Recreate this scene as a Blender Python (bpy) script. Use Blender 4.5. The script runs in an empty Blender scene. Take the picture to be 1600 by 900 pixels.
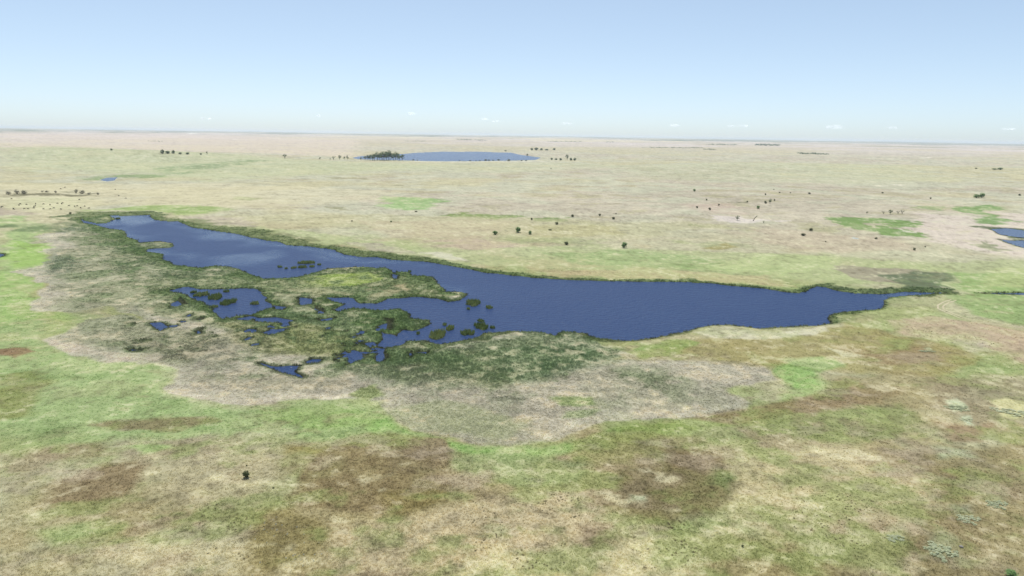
import bpy, math, random, time
import numpy as np
from mathutils import Vector, Matrix, Euler

T0 = time.time()
SC = bpy.context.scene
COL = SC.collection
R = math.radians

# ---------------------------------------------------------------- camera
CAM_Z = 100.0
F_PX, W_PX, H_PX = 1066.0, 1600.0, 900.0
PITCH, ROLL = R(12.65), R(0.9)
cd = bpy.data.cameras.new('camera')
cam = bpy.data.objects.new('camera', cd)
COL.objects.link(cam)
cd.sensor_width = 36.0
cd.lens = 36.0 * F_PX / W_PX
cd.clip_start = 1.0
cd.clip_end = 150000.0
CAM_ROT = Matrix.Rotation(math.pi / 2 - PITCH, 3, 'X') @ Matrix.Rotation(ROLL, 3, 'Z')
cam.matrix_world = Matrix.Translation((0, 0, CAM_Z)) @ CAM_ROT.to_4x4()
SC.camera = cam
CR = np.array(CAM_ROT)

# ---------------------------------------------------------------- light
SUN_EL, SUN_AZ = R(70), R(-14)
w = bpy.data.worlds.new('World')
SC.world = w
w.use_nodes = True
nt = w.node_tree
nt.nodes.clear()
out = nt.nodes.new('ShaderNodeOutputWorld')
bg = nt.nodes.new('ShaderNodeBackground')
sky = nt.nodes.new('ShaderNodeTexSky')
sky.sky_type = 'NISHITA'
sky.sun_disc = False
sky.sun_elevation = SUN_EL
sky.sun_rotation = SUN_AZ
sky.altitude = 0
sky.air_density = 0.5
sky.dust_density = 0.7
sky.ozone_density = 1.0
bg.inputs['Strength'].default_value = 0.132
tint = nt.nodes.new('ShaderNodeVectorMath')
tint.operation = 'MULTIPLY'
tint.inputs[1].default_value = (0.177, 0.179, 0.172)
nt.links.new(sky.outputs[0], tint.inputs[0])
soft = nt.nodes.new('ShaderNodeGamma')                 # softer contrast over the whole sky, as in the hazy photograph
soft.inputs['Gamma'].default_value = 0.6
gain = nt.nodes.new('ShaderNodeVectorMath')
gain.operation = 'MULTIPLY'
gain.inputs[1].default_value = (4.95, 5.28, 5.45)
nt.links.new(tint.outputs[0], soft.inputs[0])
nt.links.new(soft.outputs[0], gain.inputs[0])
nt.links.new(gain.outputs[0], bg.inputs[0])
nt.links.new(bg.outputs[0], out.inputs[0])
sl = bpy.data.lights.new('sun', 'SUN')
sl.energy = 3.3
sl.angle = R(0.53)
sl.color = (1.0, 0.98, 0.94)
sun = bpy.data.objects.new('sun', sl)
COL.objects.link(sun)
sdir = Vector((math.sin(SUN_AZ) * math.cos(SUN_EL), math.cos(SUN_AZ) * math.cos(SUN_EL), math.sin(SUN_EL)))
sun.rotation_euler = sdir.to_track_quat('Z', 'Y').to_euler()
sun.location = (0, 0, 300)
vs = SC.view_settings
vs.view_transform = 'Standard'
vs.look = 'None'
vs.exposure = 0.42
vs.gamma = 1.0
vs.use_curve_mapping = False
SC.render.engine = 'CYCLES'
SC.cycles.max_bounces = 5
SC.cycles.volume_bounces = 1
SC.cycles.transparent_max_bounces = 40
KEXP = 1.42          # sunlit flat ground: picture value / base colour


# ---------------------------------------------------------------- helpers
def lin(c):
    c = np.asarray(c, float) / 255.0
    return np.where(c <= 0.04045, c / 12.92, ((c + 0.055) / 1.055) ** 2.4)


def pal(r, g, b, k=None):
    return lin((r, g, b)) / (k or KEXP)


def tag(o, label=None, cat=None, group=None, kind=None):
    if label: o['label'] = label
    if cat: o['category'] = cat
    if group: o['group'] = group
    if kind: o['kind'] = kind
    return o


def link(name, data, parent=None):
    o = bpy.data.objects.new(name, data)
    COL.objects.link(o)
    if parent: o.parent = parent
    return o


def mesh_from(name, v, f, mat=None, smooth=False):
    """v (n,3), f (m,k) all the same k, or list of faces"""
    me = bpy.data.meshes.new(name)
    if isinstance(f, np.ndarray):
        k = f.shape[1]
        me.vertices.add(len(v))
        me.vertices.foreach_set('co', np.ascontiguousarray(v, np.float32).ravel())
        me.loops.add(f.size)
        me.loops.foreach_set('vertex_index', np.ascontiguousarray(f, np.int32).ravel())
        me.polygons.add(len(f))
        me.polygons.foreach_set('loop_start', np.arange(0, f.size, k, dtype=np.int32))
        me.polygons.foreach_set('loop_total', np.full(len(f), k, np.int32))
        me.polygons.foreach_set('use_smooth', np.full(len(f), smooth))
        me.update(calc_edges=True)
    else:
        me.from_pydata([tuple(p) for p in v], [], f)
        me.update()
    if mat: me.materials.append(mat)
    return me


def hash01(ix, iy, seed):
    h = (ix.astype(np.int64) * 374761393 + iy.astype(np.int64) * 668265263 + seed * 974711) & 0xFFFFFFFF
    h = ((h ^ (h >> 13)) * 1274126177) & 0xFFFFFFFF
    h = ((h ^ (h >> 15)) * 2246822519) & 0xFFFFFFFF
    return ((h ^ (h >> 16)) & 0xFFFF) / 65535.0


def vnoise(x, y, lam, seed):
    """value noise in -1..1, wavelength lam metres"""
    a = 0.6 + seed * 0.37
    ca, sa = math.cos(a), math.sin(a)
    u = (x * ca - y * sa) / lam + seed * 17.3
    v = (x * sa + y * ca) / lam - seed * 9.1
    iu, iv = np.floor(u), np.floor(v)
    fu, fv = u - iu, v - iv
    fu = fu * fu * fu * (fu * (fu * 6 - 15) + 10)
    fv = fv * fv * fv * (fv * (fv * 6 - 15) + 10)
    n00 = hash01(iu, iv, seed); n10 = hash01(iu + 1, iv, seed)
    n01 = hash01(iu, iv + 1, seed); n11 = hash01(iu + 1, iv + 1, seed)
    return ((n00 * (1 - fu) + n10 * fu) * (1 - fv) + (n01 * (1 - fu) + n11 * fu) * fv) * 2 - 1


def fbm(x, y, lam, seed, octv=4, gain=0.55):
    s, a, t = 0.0, 1.0, 0.0
    for k in range(octv):
        s = s + a * vnoise(x, y, lam / 2.03 ** k, seed * 7 + k)
        t += a
        a *= gain
    return s / t * 1.6


def sstep(a, b, x):
    t = np.clip((x - a) / (b - a), 0, 1)
    return t * t * (3 - 2 * t)


def ray(px, py):
    d = np.stack([np.asarray(px, float) - W_PX / 2, H_PX / 2 - np.asarray(py, float), np.full(np.shape(px), -F_PX)], -1)
    return d @ CR.T


def flat(pts):
    """picture points -> metres on the plain (z = 0)"""
    p = np.array(pts, float)
    d = ray(p[:, 0], p[:, 1])
    dz = np.minimum(d[:, 2], -F_PX * 0.0022)
    t = -CAM_Z / dz
    return np.stack([d[:, 0] * t, d[:, 1] * t], -1)


def sdf_poly(P, x, y, reach):
    """signed distance, positive inside; -reach outside the padded box"""
    s = np.full(x.shape, -reach, float)
    lo, hi = P.min(0) - reach, P.max(0) + reach
    idx = np.nonzero((x > lo[0]) & (x < hi[0]) & (y > lo[1]) & (y < hi[1]))[0]
    if len(idx) == 0: return s
    qx, qy = x[idx], y[idx]
    best = np.full(qx.shape, 1e18)
    inside = np.zeros(qx.shape, bool)
    n = len(P)
    for i in range(n):
        ax, ay = P[i]
        bx, by = P[(i + 1) % n]
        ex, ey = bx - ax, by - ay
        L = ex * ex + ey * ey + 1e-12
        t = np.clip(((qx - ax) * ex + (qy - ay) * ey) / L, 0, 1)
        dx, dy = qx - ax - t * ex, qy - ay - t * ey
        best = np.minimum(best, dx * dx + dy * dy)
        if ay != by:
            c = ((ay > qy) != (by > qy)) & (qx < ex * (qy - ay) / ey + ax)
            inside ^= c
    dist = np.sqrt(best)
    s[idx] = np.where(inside, dist, -np.minimum(dist, reach))
    return s


# ---------------------------------------------------------------- water outlines
LAKE = [(125,340),(132,345),(150,349),(160,349),(172,347),(179,342),(167,336),(190,336.5),(235,336),(236,341),(245,344),
 (265,346),(277,346),(287,350),(300,356),(320,358),(337,361),(360,364),(377,367),(390,371),(400,372.5),(415,376),(435,378),
 (450,383),(475,384.5),(505,388),(520,390),(540,397.5),(560,402),(590,402),(612,406),(665,409),(700,415),(725,420),(755,426),
 (787,429),(800,431),(837,435),(900,438.5),(1000,440.5),(1075,441),(1112,443.5),(1150,448),(1190,450.5),(1232,457.5),(1250,458),
 (1265,452),(1275,447),(1292,449.5),(1307,455),(1337,459),(1375,460),(1415,456.5),(1450,457.2),(1470,456.8),(1490,457.4),(1475,458.6),
 (1437,460),(1412,461.8),(1390,465),(1381,469),(1380,480),(1360,484),(1325,486),(1300,491),(1292,495),(1294,505),(1275,508),
 (1225,510.5),(1187,512.5),(1137,506),(1112,507),(1087,514),(1050,522.5),(1012,529),(975,532.5),(950,530),(925,526),(917,520),
 (900,519),(880,517.5),(867,524),(850,520),(800,517.5),(775,519),(755,520),(745,527.5),(712,534),(687,537.5),(662,531),(637,532),
 (620,540),(600,542.5),(590,541),(600,530),(597,520),(620,525),(630,516),(650,517),(675,507.5),(670,500),(642,497.5),(640,490),
 (625,482.5),(605,484),(590,485),(550,481),(530,487.5),(520,484),(540,475),(515,470),(510,465),(550,465),(562,474),(590,474.5),
 (607,467.5),(637,465),(650,464),(685,466),(700,472),(720,470),(730,460),(717,456),(697,456),(692,447),(685,442),(677,434),
 (662,431),(642,431),(640,425),(620,424),(617,430),(610,422.5),(600,417.5),(590,420),(575,417.5),(550,417),(527,419),(512,420),
 (485,427.5),(465,433),(437,435),(412,436),(400,433),(375,420),(355,416),(332,416),(312,418),(290,416),(275,415),(271,409),
 (257,405),(255,397.5),(230,392.5),(234,389),(270,386),(269,380),(250,377),(225,379),(217,380),(216,374.5),(200,371),(197,362.5),
 (187,359),(172,357.5),(160,354),(145,351),(130,348)]
MARSH_POND = [(270,454),(292,449),(307,452),(350,452),(375,451),(400,452.5),(407,457),(410,470),(422,480),(400,489),(390,491),
 (370,492.5),(347,499),(335,492),(327,482),(320,472),(300,467),(290,459)]
PONDS = [  # name, label, outline
 ('lake', 'long dark blue lake with reedy shores across the middle of the plain', LAKE),
 ('pond', 'blue marsh pond dotted with reed islets left of the lake', MARSH_POND),
 ('pond', 'crescent of dark water at the near edge of the marsh', [(406,567.5),(425,572),(467,572),(462,580),(472,590),(457,586),(432,580)]),
 ('pond', 'sliver of dark water right of the crescent pool', [(476,566),(487,561),(502,562),(497,567),(482,568.5)]),
 ('pond', 'small dark pool in the marsh below the long channel', [(550,554),(557,550),(562,555),(574,559),(560,564),(551,559)]),
 ('pond', 'narrow dark inlet winding south from the marsh bay', [(586,543),(600,545),(602,559),(592,566),(585,559),(592,552)]),
 ('pond', 'little channel of water between the two marsh islands', [(465,464),(490,467),(487,475),(470,477)]),
 ('pond', 'thin streak of water in the tan reeds', [(398,497),(430,496),(461,501),(440,505),(400,502)]),
 ('pond', 'broken sliver of water in tan marsh reeds', [(408,519),(420,517),(447,513),(440,518),(420,524)]),
 ('pond', 'small grey pool at the left of the marsh', [(236,505),(250,504),(262,511),(250,517),(243,511)]),
 ('pond', 'tiny dark pool beside a ring of tan reeds', [(305,517),(315,513),(312,521),(306,522)]),
 ('pond', 'tiny dark pool below the marsh bay islets', [(637,552),(643,549),(647,556),(641,559.5)]),
 ('pond', 'thin dark slit of water right of the tiny pool below the bay', [(648,550),(668,549.5),(666,552.6),(650,552.6)]),
 ('pond', 'thin grey slit of water in the tan reeds at the left', [(203,546),(222,545.5),(219,548.8),(206,549)]),
 ('pond', 'sliver of water touching the near bank of the marsh pond', [(372,498),(390,494.5),(402,496),(385,500.5)]),
 ('pond', 'broken channel just right of the marsh pond', [(428,478),(446,479.5),(440,484),(430,483)]),
 ('pond', 'small pale pool behind the tip of the middle island', [(612,428),(624,430),(621,436),(613,435)]),
 ('pond', 'short dark slit in the olive reeds at the marsh centre', [(498,499),(521,496.5),(516,500.5),(502,501.5)]),
 ('pond', 'blue pond at the right edge above a green reed strip', [(1547,358),(1575,356.5),(1600,360),(1680,368),(1680,375),(1600,372),(1565,367.5)]),
 ('pond', 'blue pond at the right edge below a green reed strip', [(1558,374),(1600,375.5),(1680,380),(1680,397),(1600,388),(1578,381)]),
 ('pond', 'sliver of blue water at the left edge of the meadow', [(-30,396),(0,395.5),(12,398),(0,402),(-30,403)]),
 ('stream', 'narrow dark stream leaving the green bank at the right edge', [(1525,458.2),(1560,457.2),(1600,457.8),(1680,460.5),(1680,462.8),(1600,460.2),(1560,459.8)]),
 ('pond', 'small blue pond in the far left grassland', [(152,281),(165,277.5),(187,276.8),(182,282),(165,284)]),
 ('lake', 'wide blue lake far off behind a grove of trees', [(548,247),(560,244),(590,242.5),(628,240.5),(650,238.5),(690,236.8),(740,236.8),(797,238),(815,242),(847,246.3),(838,250),(800,251),(740,252),(680,252),(560,249)]),
]
WPOLY = [flat(p[2]) for p in PONDS]
WDIST = [float(np.hypot(P[:, 0], P[:, 1]).mean()) for P in WPOLY]


CORE_W = flat([(272,462),(320,500),(400,500),(470,470),(520,492),(610,500),(600,560),(560,575),(520,560),(440,555),(330,530),(290,520),(225,530),(215,500)])


def water_sdf(x, y, each=False):
    """signed distance to open water; > 0 in the water (metres)"""
    d = np.hypot(x, y)
    rough = 1.0 * fbm(x, y, 9.0, 3, 3) + 0.6 * fbm(x, y, 2.7, 5, 2) + 1.4 * fbm(x, y, 30, 6, 2) * (d > 300)
    best = np.full(x.shape, -1e9)
    outs = []
    for P, dd in zip(WPOLY, WDIST):
        reach = 60.0 if dd < 1000 else 250.0
        amp = (1.3 if len(P) < 24 and 380 < dd < 480 and len(P) > 14 else 0.75) if len(P) > 14 or dd > 900 else 0.6
        s = sdf_poly(P, x, y, reach)
        s = np.where(s > -reach, s + rough * amp, s)
        outs.append(s)
        best = np.maximum(best, s)
    core = np.minimum(sdf_poly(CORE_W, x, y, 60), 30)
    s = np.where(core > -20, np.minimum(core * .4, (fbm(x, y * .55, 15, 8, 3) + .35 * fbm(x, y, 5, 9, 2) - .60) * 13), -60)
    outs.append(s)
    best = np.maximum(best, s)
    return (best, outs) if each else best


# ---------------------------------------------------------------- relief of the land
HILLS = []
for px, py, h, rx, ry in [(60,243,20,800,230),(190,248,11,600,200),(420,243,5,500,260),(1330,262,8,700,300),(1480,252,10,900,400),(1050,262,5,700,300),
                          (700,262,3.5,500,160),(60,268,4,350,150),(250,262,4,400,140)]:
    c = flat([(px, py)])[0]
    HILLS.append((c[0], c[1], h, rx, ry))


def relief(x, y):
    d = np.hypot(x, y)
    A = np.interp(d, [0, 150, 400, 800, 1500, 3000, 8000, 20000, 45000], [0.5, 0.8, 1.2, 2.2, 4.0, 7.0, 20, 45, 62])
    n = 0.34 * fbm(x, y, 220, 11, 3) * np.clip(1500 / (d + 1), 0, 1) + 0.5 * fbm(x, y, 900, 12, 3) + 0.5 * fbm(x, y, 4200, 13, 3) * sstep(2500, 7000, d)
    z = A * np.clip(0.5 + 0.5 * n, 0, 1.2)
    for hx, hy, h, rx, ry in HILLS:
        z = z + h * np.exp(-((x - hx) / rx) ** 2 - ((y - hy) / ry) ** 2)
    keep = np.ones(x.shape)
    for P, dd in zip(WPOLY, WDIST):
        L = 90.0 if dd < 1000 else 260.0
        lo, hi = P.min(0), P.max(0)
        ox = np.maximum(np.maximum(lo[0] - x, x - hi[0]), 0)
        oy = np.maximum(np.maximum(lo[1] - y, y - hi[1]), 0)
        keep = np.minimum(keep, sstep(0, 2.5 * L, np.hypot(ox, oy)))
    return z * keep + 0.12


def ground_at(px, py):
    """where the sight line through a picture point meets the land"""
    d = ray(np.array([px]), np.array([py]))[0]
    d = d / np.linalg.norm(d)
    t = np.geomspace(110, 60000, 2600)
    X, Y, Z = d[0] * t, d[1] * t, CAM_Z + d[2] * t
    g = relief(X, Y)
    hit = np.nonzero(Z <= g)[0]
    if len(hit) == 0:
        k = len(t) - 1
        return Vector((X[k], Y[k], g[k]))
    k = hit[0]
    if k > 0:
        a, b = Z[k - 1] - g[k - 1], g[k] - Z[k]
        tt = t[k - 1] + (t[k] - t[k - 1]) * a / max(a + b, 1e-9)
        X1, Y1 = d[0] * tt, d[1] * tt
        return Vector((X1, Y1, float(relief(np.array([X1]), np.array([Y1]))[0])))
    return Vector((X[k], Y[k], g[k]))


def px_scale(p):
    """metres per picture pixel at point p"""
    return (p - Vector((0, 0, CAM_Z))).length / F_PX


# ---------------------------------------------------------------- ground cover
TAN = pal(188,184,148); STRAW = pal(208,199,168); PINK = pal(190,172,150); OLIVE = pal(150,142,102); BROWN = pal(142,128,98)
GREEN = pal(154,172,114); LUSH = pal(132,166,92); MOSS = pal(134,146,98); REEDTAN = pal(184,176,157); REEDDARK = pal(88,106,74)
REEDOLIVE = pal(132,138,98); PALE = pal(214,208,192); RUST = pal(142,112,88); FARTAN = pal(200,196,170); WETDARK = pal(96,100,84)
GREYTAN = pal(160,150,134); SAGE = pal(176,190,152); GREENTAN = pal(172,178,130); FARPINK = pal(218,204,192); YELLOWG = pal(156,164,92)

MARSH = [(130,345),(90,362),(55,370),(70,390),(82,395),(62,412),(15,420),(65,425),(92,442),(72,460),(55,480),(120,490),(180,480),(240,505),
 (200,495),(125,505),(75,527),(100,550),(130,560),(220,567),(250,565),(290,585),(278,600),(300,617),(340,627),(400,631),(470,625),
 (540,620),(600,625),(620,650),(680,680),(740,698),(800,703),(870,690),(930,668),(1050,655),(1160,637),(1168,625),(1140,603),
 (1210,592),(1200,572),(1150,563),(1050,563),(990,558),(930,540),(880,515),(745,522),(738,462),(690,436),(640,418),(400,420),(285,384),(235,374),(190,350),(185,333)]
FAR_BAND = [(105,338),(150,331),(235,332),(262,337),(300,346),(345,352),(400,361),(440,373),(480,376),(520,383),(570,391),(620,397),(700,410),
 (800,425),(900,434),(1000,436),(1080,436.5),(1150,442),(1200,446),(1240,453),(1262,444),(1280,441),(1310,449),(1340,453),(1400,452),(1440,449),(1500,453),
 (1500,459),(1400,458),(1340,462),(1300,457),(1275,452),(1250,462),(1200,455),(1100,446),(1000,443),(900,441),(800,434),(700,420),(640,410),
 (560,404),(520,394),(475,388),(400,376),(320,361),(245,347),(235,338),(170,340),(120,350)]
# (outline, colour, strength, soft edge in px, mottle, kind of growth)
PATCH = [
 # far land
 ([(294,209.6),(308,209.6),(308,211.6),(294,211.6)], pal(236,228,216), .9, .5, .1),
 ([(363,218.6),(373,218.4),(374,220.2),(364,220.4)], pal(232,224,208), .9, .5, .1),
 ([(1443,249.4),(1451,249.4),(1450,251.2),(1444,251)], pal(232,224,208), .9, .6, .1),
 ([(1390,290),(1401,290.4),(1402,293.6),(1392,293)], pal(226,218,196), .8, 1, .1),
 ([(0,207),(280,211),(560,222),(560,246),(280,239),(170,234),(75,230),(0,233)], pal(214,196,182), .6, 3, .5),
 ([(0,236),(75,231),(160,235),(260,240),(520,252),(700,262),(500,275),(330,282),(200,275),(80,268),(0,262)], pal(186,188,150), .75, 8, .5),
 ([(950,262),(1200,258),(1420,262),(1500,285),(1350,290),(1150,285),(1000,280)], pal(188,188,154), .6, 8, .6),
 ([(560,255),(900,254),(1000,262),(800,272),(600,268)], pal(190,190,156), .5, 6, .6),
 ([(0,290),(300,286),(640,300),(520,322),(330,325),(120,315),(0,312)], pal(206,196,164), .6, 8, .5),
 ([(650,250.5),(740,252),(850,251),(850,253),(650,254)], pal(218,212,194), .5, 1.5, .4),
 ([(120,280),(190,273),(250,273),(262,276),(210,279),(180,276),(150,283)], pal(130,150,98), .75, 2, .5),
 ([(240,265),(330,258),(380,252),(420,253),(360,262),(310,272),(260,273)], pal(140,156,112), .7, 2.5, .6),
 ([(55,303),(90,302),(115,303),(152,308),(110,309.5),(70,306.5),(0,308),(0,306)], pal(112,108,84), .85, 1.3, .3),
 ([(0,311),(60,309),(130,314),(150,325),(70,332),(30,328),(0,322)], pal(198,196,158), .6, 6, .5),
 ([(0,325),(30,326),(70,336),(0,340)], pal(168,154,138), .8, 3, .4),
 ([(150,327),(230,321),(330,322),(345,330),(300,337),(240,332)], pal(148,168,98), .85, 4, .4),
 ([(585,312),(600,308),(640,309),(695,313),(702,316),(670,325),(620,327),(590,322)], pal(150,178,112), .85, 3, .4),
 ([(670,334),(720,333),(800,334),(815,340),(790,343),(740,340),(700,337)], pal(128,146,84), .85, 1.5, .3),
 ([(828,343),(850,339),(870,342),(880,346),(870,349),(835,346)], pal(118,138,80), .9, 1.5, .3),
 ([(525,278),(577,278.6),(575,280.6),(527,280)], pal(150,146,112), .7, 1, .3),
 ([(600,289),(628,289.6),(626,290.6),(604,290.4)], pal(140,136,104), .7, 1, .3),
 ([(500,324),(536,326),(536,328),(500,326)], pal(136,134,94), .7, 1.2, .3),
 ([(590,345),(612,346),(612,348.5),(590,347)], pal(130,124,88), .7, 1.2, .3),
 ([(355,309),(400,310),(405,314),(370,316)], pal(160,166,118), .7, 2, .4),
 ([(930,318),(952,319),(945,321)], pal(150,146,110), .7, 1, .3),
 ([(1128,315.5),(1152,316),(1150,317.4),(1130,316.8)], pal(116,116,84), .8, .6, .2),
 ([(1076,352),(1090,351.5),(1100,355),(1085,355.5)], pal(110,124,76), .85, 1, .3),
 ([(905,340),(960,341),(960,343),(905,342)], pal(160,150,118), .6, 1, .4),
 ([(1290,490),(1330,486),(1345,496),(1322,507),(1293,506)], pal(90,106,66), .85, 2, .4),
 ([(1379,466),(1410,462),(1415,470),(1385,482)], pal(104,124,74), .8, 2, .4),
 # plain beyond the lake
 ([(300,338),(400,335),(640,335),(900,345),(1150,352),(1000,372),(820,372),(640,360),(450,352)], pal(186,180,142), .6, 7, .6),
 ([(820,352),(980,355),(960,368),(850,372)], pal(180,172,124), .5, 5, .6),
 ([(560,345),(800,345),(780,375),(620,372)], pal(194,178,150), .5, 6, .7),
 ([(640,378),(760,372),(840,385),(800,400),(690,395)], pal(194,176,154), .7, 5, .7),
 ([(300,344),(480,362),(700,388),(900,388),(1100,394),(1300,398),(1450,410),(1600,400),(1640,470),(1430,450),(1240,436),(1000,425),(800,418),(700,405),(500,378),(330,352)], GREENTAN, .75, 6, .5),
 ([(840,395),(1000,392),(1130,405),(1080,418),(900,412)], pal(150,170,112), .6, 5, .6),
 ([(1080,415),(1180,398),(1300,400),(1330,420),(1220,428)], pal(178,188,132), .6, 5, .5),
 ([(1105,388),(1140,380),(1150,385),(1120,392)], pal(158,148,100), .8, 2.5, .3),
 ([(640,392),(700,395),(745,410),(710,408)], pal(204,196,176), .7, 3, .4),
 ([(290,338),(345,336),(400,349),(380,357),(320,348)], pal(176,164,146), .8, 3, .4),
 ([(545,378),(600,380),(640,395),(580,392)], pal(172,160,144), .7, 4, .4),
 ([(860,425),(1000,418),(1200,428),(1240,445),(1100,437),(950,433)], pal(192,178,138), .7, 4, .5),
 ([(1120,338),(1160,339),(1210,346),(1150,349),(1120,345)], pal(216,204,194), .8, 2, .3),
 ([(1080,320),(1150,318),(1150,335),(1100,335)], pal(196,174,158), .6, 4, .5),
 ([(1180,355),(1420,375),(1430,395),(1280,395),(1180,380)], pal(192,176,152), .7, 7, .5),
 # right hand wet flats
 ([(1420,355),(1450,335),(1520,340),(1640,330),(1640,405),(1540,397),(1480,385),(1440,372)], pal(214,199,184), .85, 5, .6),
 ([(1285,341),(1340,339.5),(1450,346),(1440,352),(1400,357),(1445,368),(1420,372),(1380,367),(1330,357)], pal(120,150,82), .9, 1.5, .4),
 ([(1355,349),(1380,350),(1388,355),(1370,356)], pal(196,182,160), .8, 1.5, .3),
 ([(1395,360),(1412,362),(1425,365),(1405,365)], pal(214,206,186), .8, 1, .3),
 ([(1475,326),(1520,322),(1585,325),(1560,332),(1540,338),(1575,345),(1540,350),(1510,346),(1515,335),(1490,331)], pal(118,150,84), .9, 1.5, .4),
 ([(1430,323),(1470,325),(1462,332),(1440,328)], pal(140,158,104), .8, 1.5, .4),
 ([(1320,371),(1340,373),(1330,375)], pal(170,190,190), .8, 1, .2),
 ([(1525,356),(1545,354),(1600,358),(1680,366),(1680,378),(1600,375),(1562,373),(1550,362)], pal(92,104,72), .9, 1.0, .2),
 ([(1510,381),(1540,378),(1545,386),(1560,390),(1530,388)], pal(132,140,100), .8, 1.5, .4),
 ([(1310,420),(1350,416),(1440,420),(1490,430),(1470,440),(1490,455),(1420,455),(1410,445),(1350,440)], pal(158,148,128), .85, 3, .4),
 ([(1370,428),(1450,424),(1502,432),(1482,444),(1500,455),(1415,455),(1395,440)], pal(92,108,78), .8, 3, .5),
 ([(1490,425),(1640,430),(1640,520),(1580,510),(1500,490),(1490,470),(1520,455)], pal(142,166,100), .8, 5, .5),
 ([(1540,420),(1640,415),(1640,450),(1560,448)], pal(180,186,130), .6, 5, .5),
 ([(1390,468),(1480,462),(1500,470),(1450,482),(1390,495)], pal(172,172,128), .7, 4, .5),
 ([(1300,492),(1390,478),(1460,480),(1420,500),(1330,512)], pal(160,164,112), .7, 5, .5),
 # left meadow
 ([(0,340),(75,343),(60,365),(45,380),(70,395),(70,425),(90,435),(65,450),(60,500),(80,530),(110,545),(250,565),(280,590),(290,610),(330,630),(430,632),(520,628),(600,640),(640,680),(720,700),(860,700),(905,685),(830,715),(690,712),(560,690),(400,680),(200,690),(-60,680)], GREEN, .9, 9, .45),
 ([(0,380),(50,380),(75,395),(65,410),(0,416)], pal(150,178,92), .7, 4, .4),
 ([(0,420),(70,425),(90,440),(60,480),(140,490),(190,520),(120,545),(60,500),(0,500)], pal(148,176,98), .7, 8, .5),
 ([(170,478),(220,480),(245,495),(225,507),(180,500)], YELLOWG, .8, 4, .4),
 ([(0,590),(60,583),(90,600),(60,640),(0,650)], pal(132,134,80), .75, 6, .4),
 ([(0,540),(40,540),(60,550),(25,563),(0,560)], RUST, .9, 2.5, .3),
 ([(0,535),(15,536),(10,541),(0,541)], STRAW, .7, 2, .3),
 ([(120,662),(200,650),(290,645),(350,655),(280,672),(180,672)], pal(136,122,92), .8, 5, .5),
 # marsh
 (MARSH, REEDTAN, .96, 1.8, .12),
 (FAR_BAND, pal(98,112,74), .9, 1.6, .25),
 ([(150,328),(300,340),(420,362),(560,388),(700,408),(690,412),(540,396),(400,372),(250,345),(130,340)], pal(112,122,80), .7, 3, .4),
 ([(0,352),(70,350),(130,345),(190,350),(130,362),(60,362),(0,362)], pal(98,112,80), .75, 3, .5),
 ([(150,352),(200,366),(235,395),(260,412),(300,418),(270,425),(220,400),(165,375)], pal(96,112,70), .8, 3, .4),
 ([(70,405),(130,398),(120,420),(85,422)], pal(98,112,86), .6, 4, .6),
 ([(130,360),(200,372),(240,420),(250,470),(180,478),(120,440),(80,400)], pal(134,138,106), .8, 10, .35),
 ([(160,372),(215,380),(260,420),(255,450),(200,430),(165,400)], pal(108,120,84), .6, 8, .5),
 ([(135,470),(230,440),(300,470),(320,510),(230,490)], pal(118,126,92), .55, 9, .55),
 ([(75,395),(130,400),(125,432),(80,425)], pal(112,122,96), .6, 5, .5),
 ([(95,440),(200,450),(240,500),(330,530),(300,570),(200,550),(110,535)], pal(140,142,110), .7, 10, .4),
 ([(300,570),(420,590),(560,585),(560,605),(420,612),(320,600)], pal(160,154,128), .5, 8, .5),
 ([(900,580),(1040,570),(1100,600),(1040,640),(900,640)], pal(168,164,140), .5, 10, .5),
 ([(245,422),(300,412),(400,425),(420,440),(400,450),(280,450),(250,445)], pal(92,108,68), .85, 3, .45),
 ([(200,440),(300,450),(330,490),(260,500),(210,470)], REEDOLIVE, .6, 6, .6),
 ([(400,430),(480,425),(560,416),(640,430),(700,440),(730,458),(700,470),(620,470),(480,462),(400,452)], pal(108,122,72), .85, 3, .4),
 ([(450,440),(500,430),(560,428),(590,438),(560,446),(480,447)], pal(150,168,82), .9, 3, .3),
 ([(455,449),(560,452),(600,450),(640,440),(640,455),(590,470),(540,462),(470,458)], pal(190,174,138), .8, 3, .5),
 ([(250,438),(420,428),(700,470),(650,500),(700,545),(960,545),(890,590),(770,612),(640,592),(560,572),(470,560),(400,552),(300,505)], pal(138,144,106), .8, 14, .3),
 ([(400,490),(520,488),(600,484),(640,490),(675,505),(620,520),(600,545),(700,545),(760,525),(900,520),(960,545),(880,585),(780,600),(640,575),(560,572),(420,545)], pal(112,128,86), .75, 12, .45),
 ([(560,488),(640,490),(660,505),(600,520),(540,505)], pal(90,114,62), .7, 4, .4),
 ([(330,505),(440,505),(560,530),(560,560),(440,560),(340,540)], pal(142,142,98), .7, 6, .65),
 ([(280,520),(400,530),(420,560),(330,580),(260,560)], pal(116,118,90), .5, 6, .7),
 ([(600,560),(720,585),(700,610),(610,605)], pal(118,126,96), .55, 10, .6),
 ([(780,545),(900,540),(980,560),(880,600),(800,600)], pal(100,122,82), .6, 13, .5),
 ([(200,530),(320,545),(300,580),(230,560)], pal(128,124,102), .5, 6, .7),
 ([(860,625),(930,622),(935,635),(870,640)], pal(158,170,112), .75, 4, .5),
 ([(880,645),(940,645),(930,660),(880,660)], pal(160,170,120), .6, 4, .5),
 ([(600,640),(700,620),(760,640),(840,660),(800,690),(700,680),(640,665)], pal(178,178,142), .65, 7, .6),
 ([(540,615),(590,600),(600,618),(570,625)], pal(150,160,98), .7, 3, .5),
 ([(276,598),(300,616),(345,628),(400,632),(470,626),(540,620),(540,614),(460,618),(380,622),(320,612),(290,596)], pal(206,196,176), .75, 2, .3),
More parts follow.
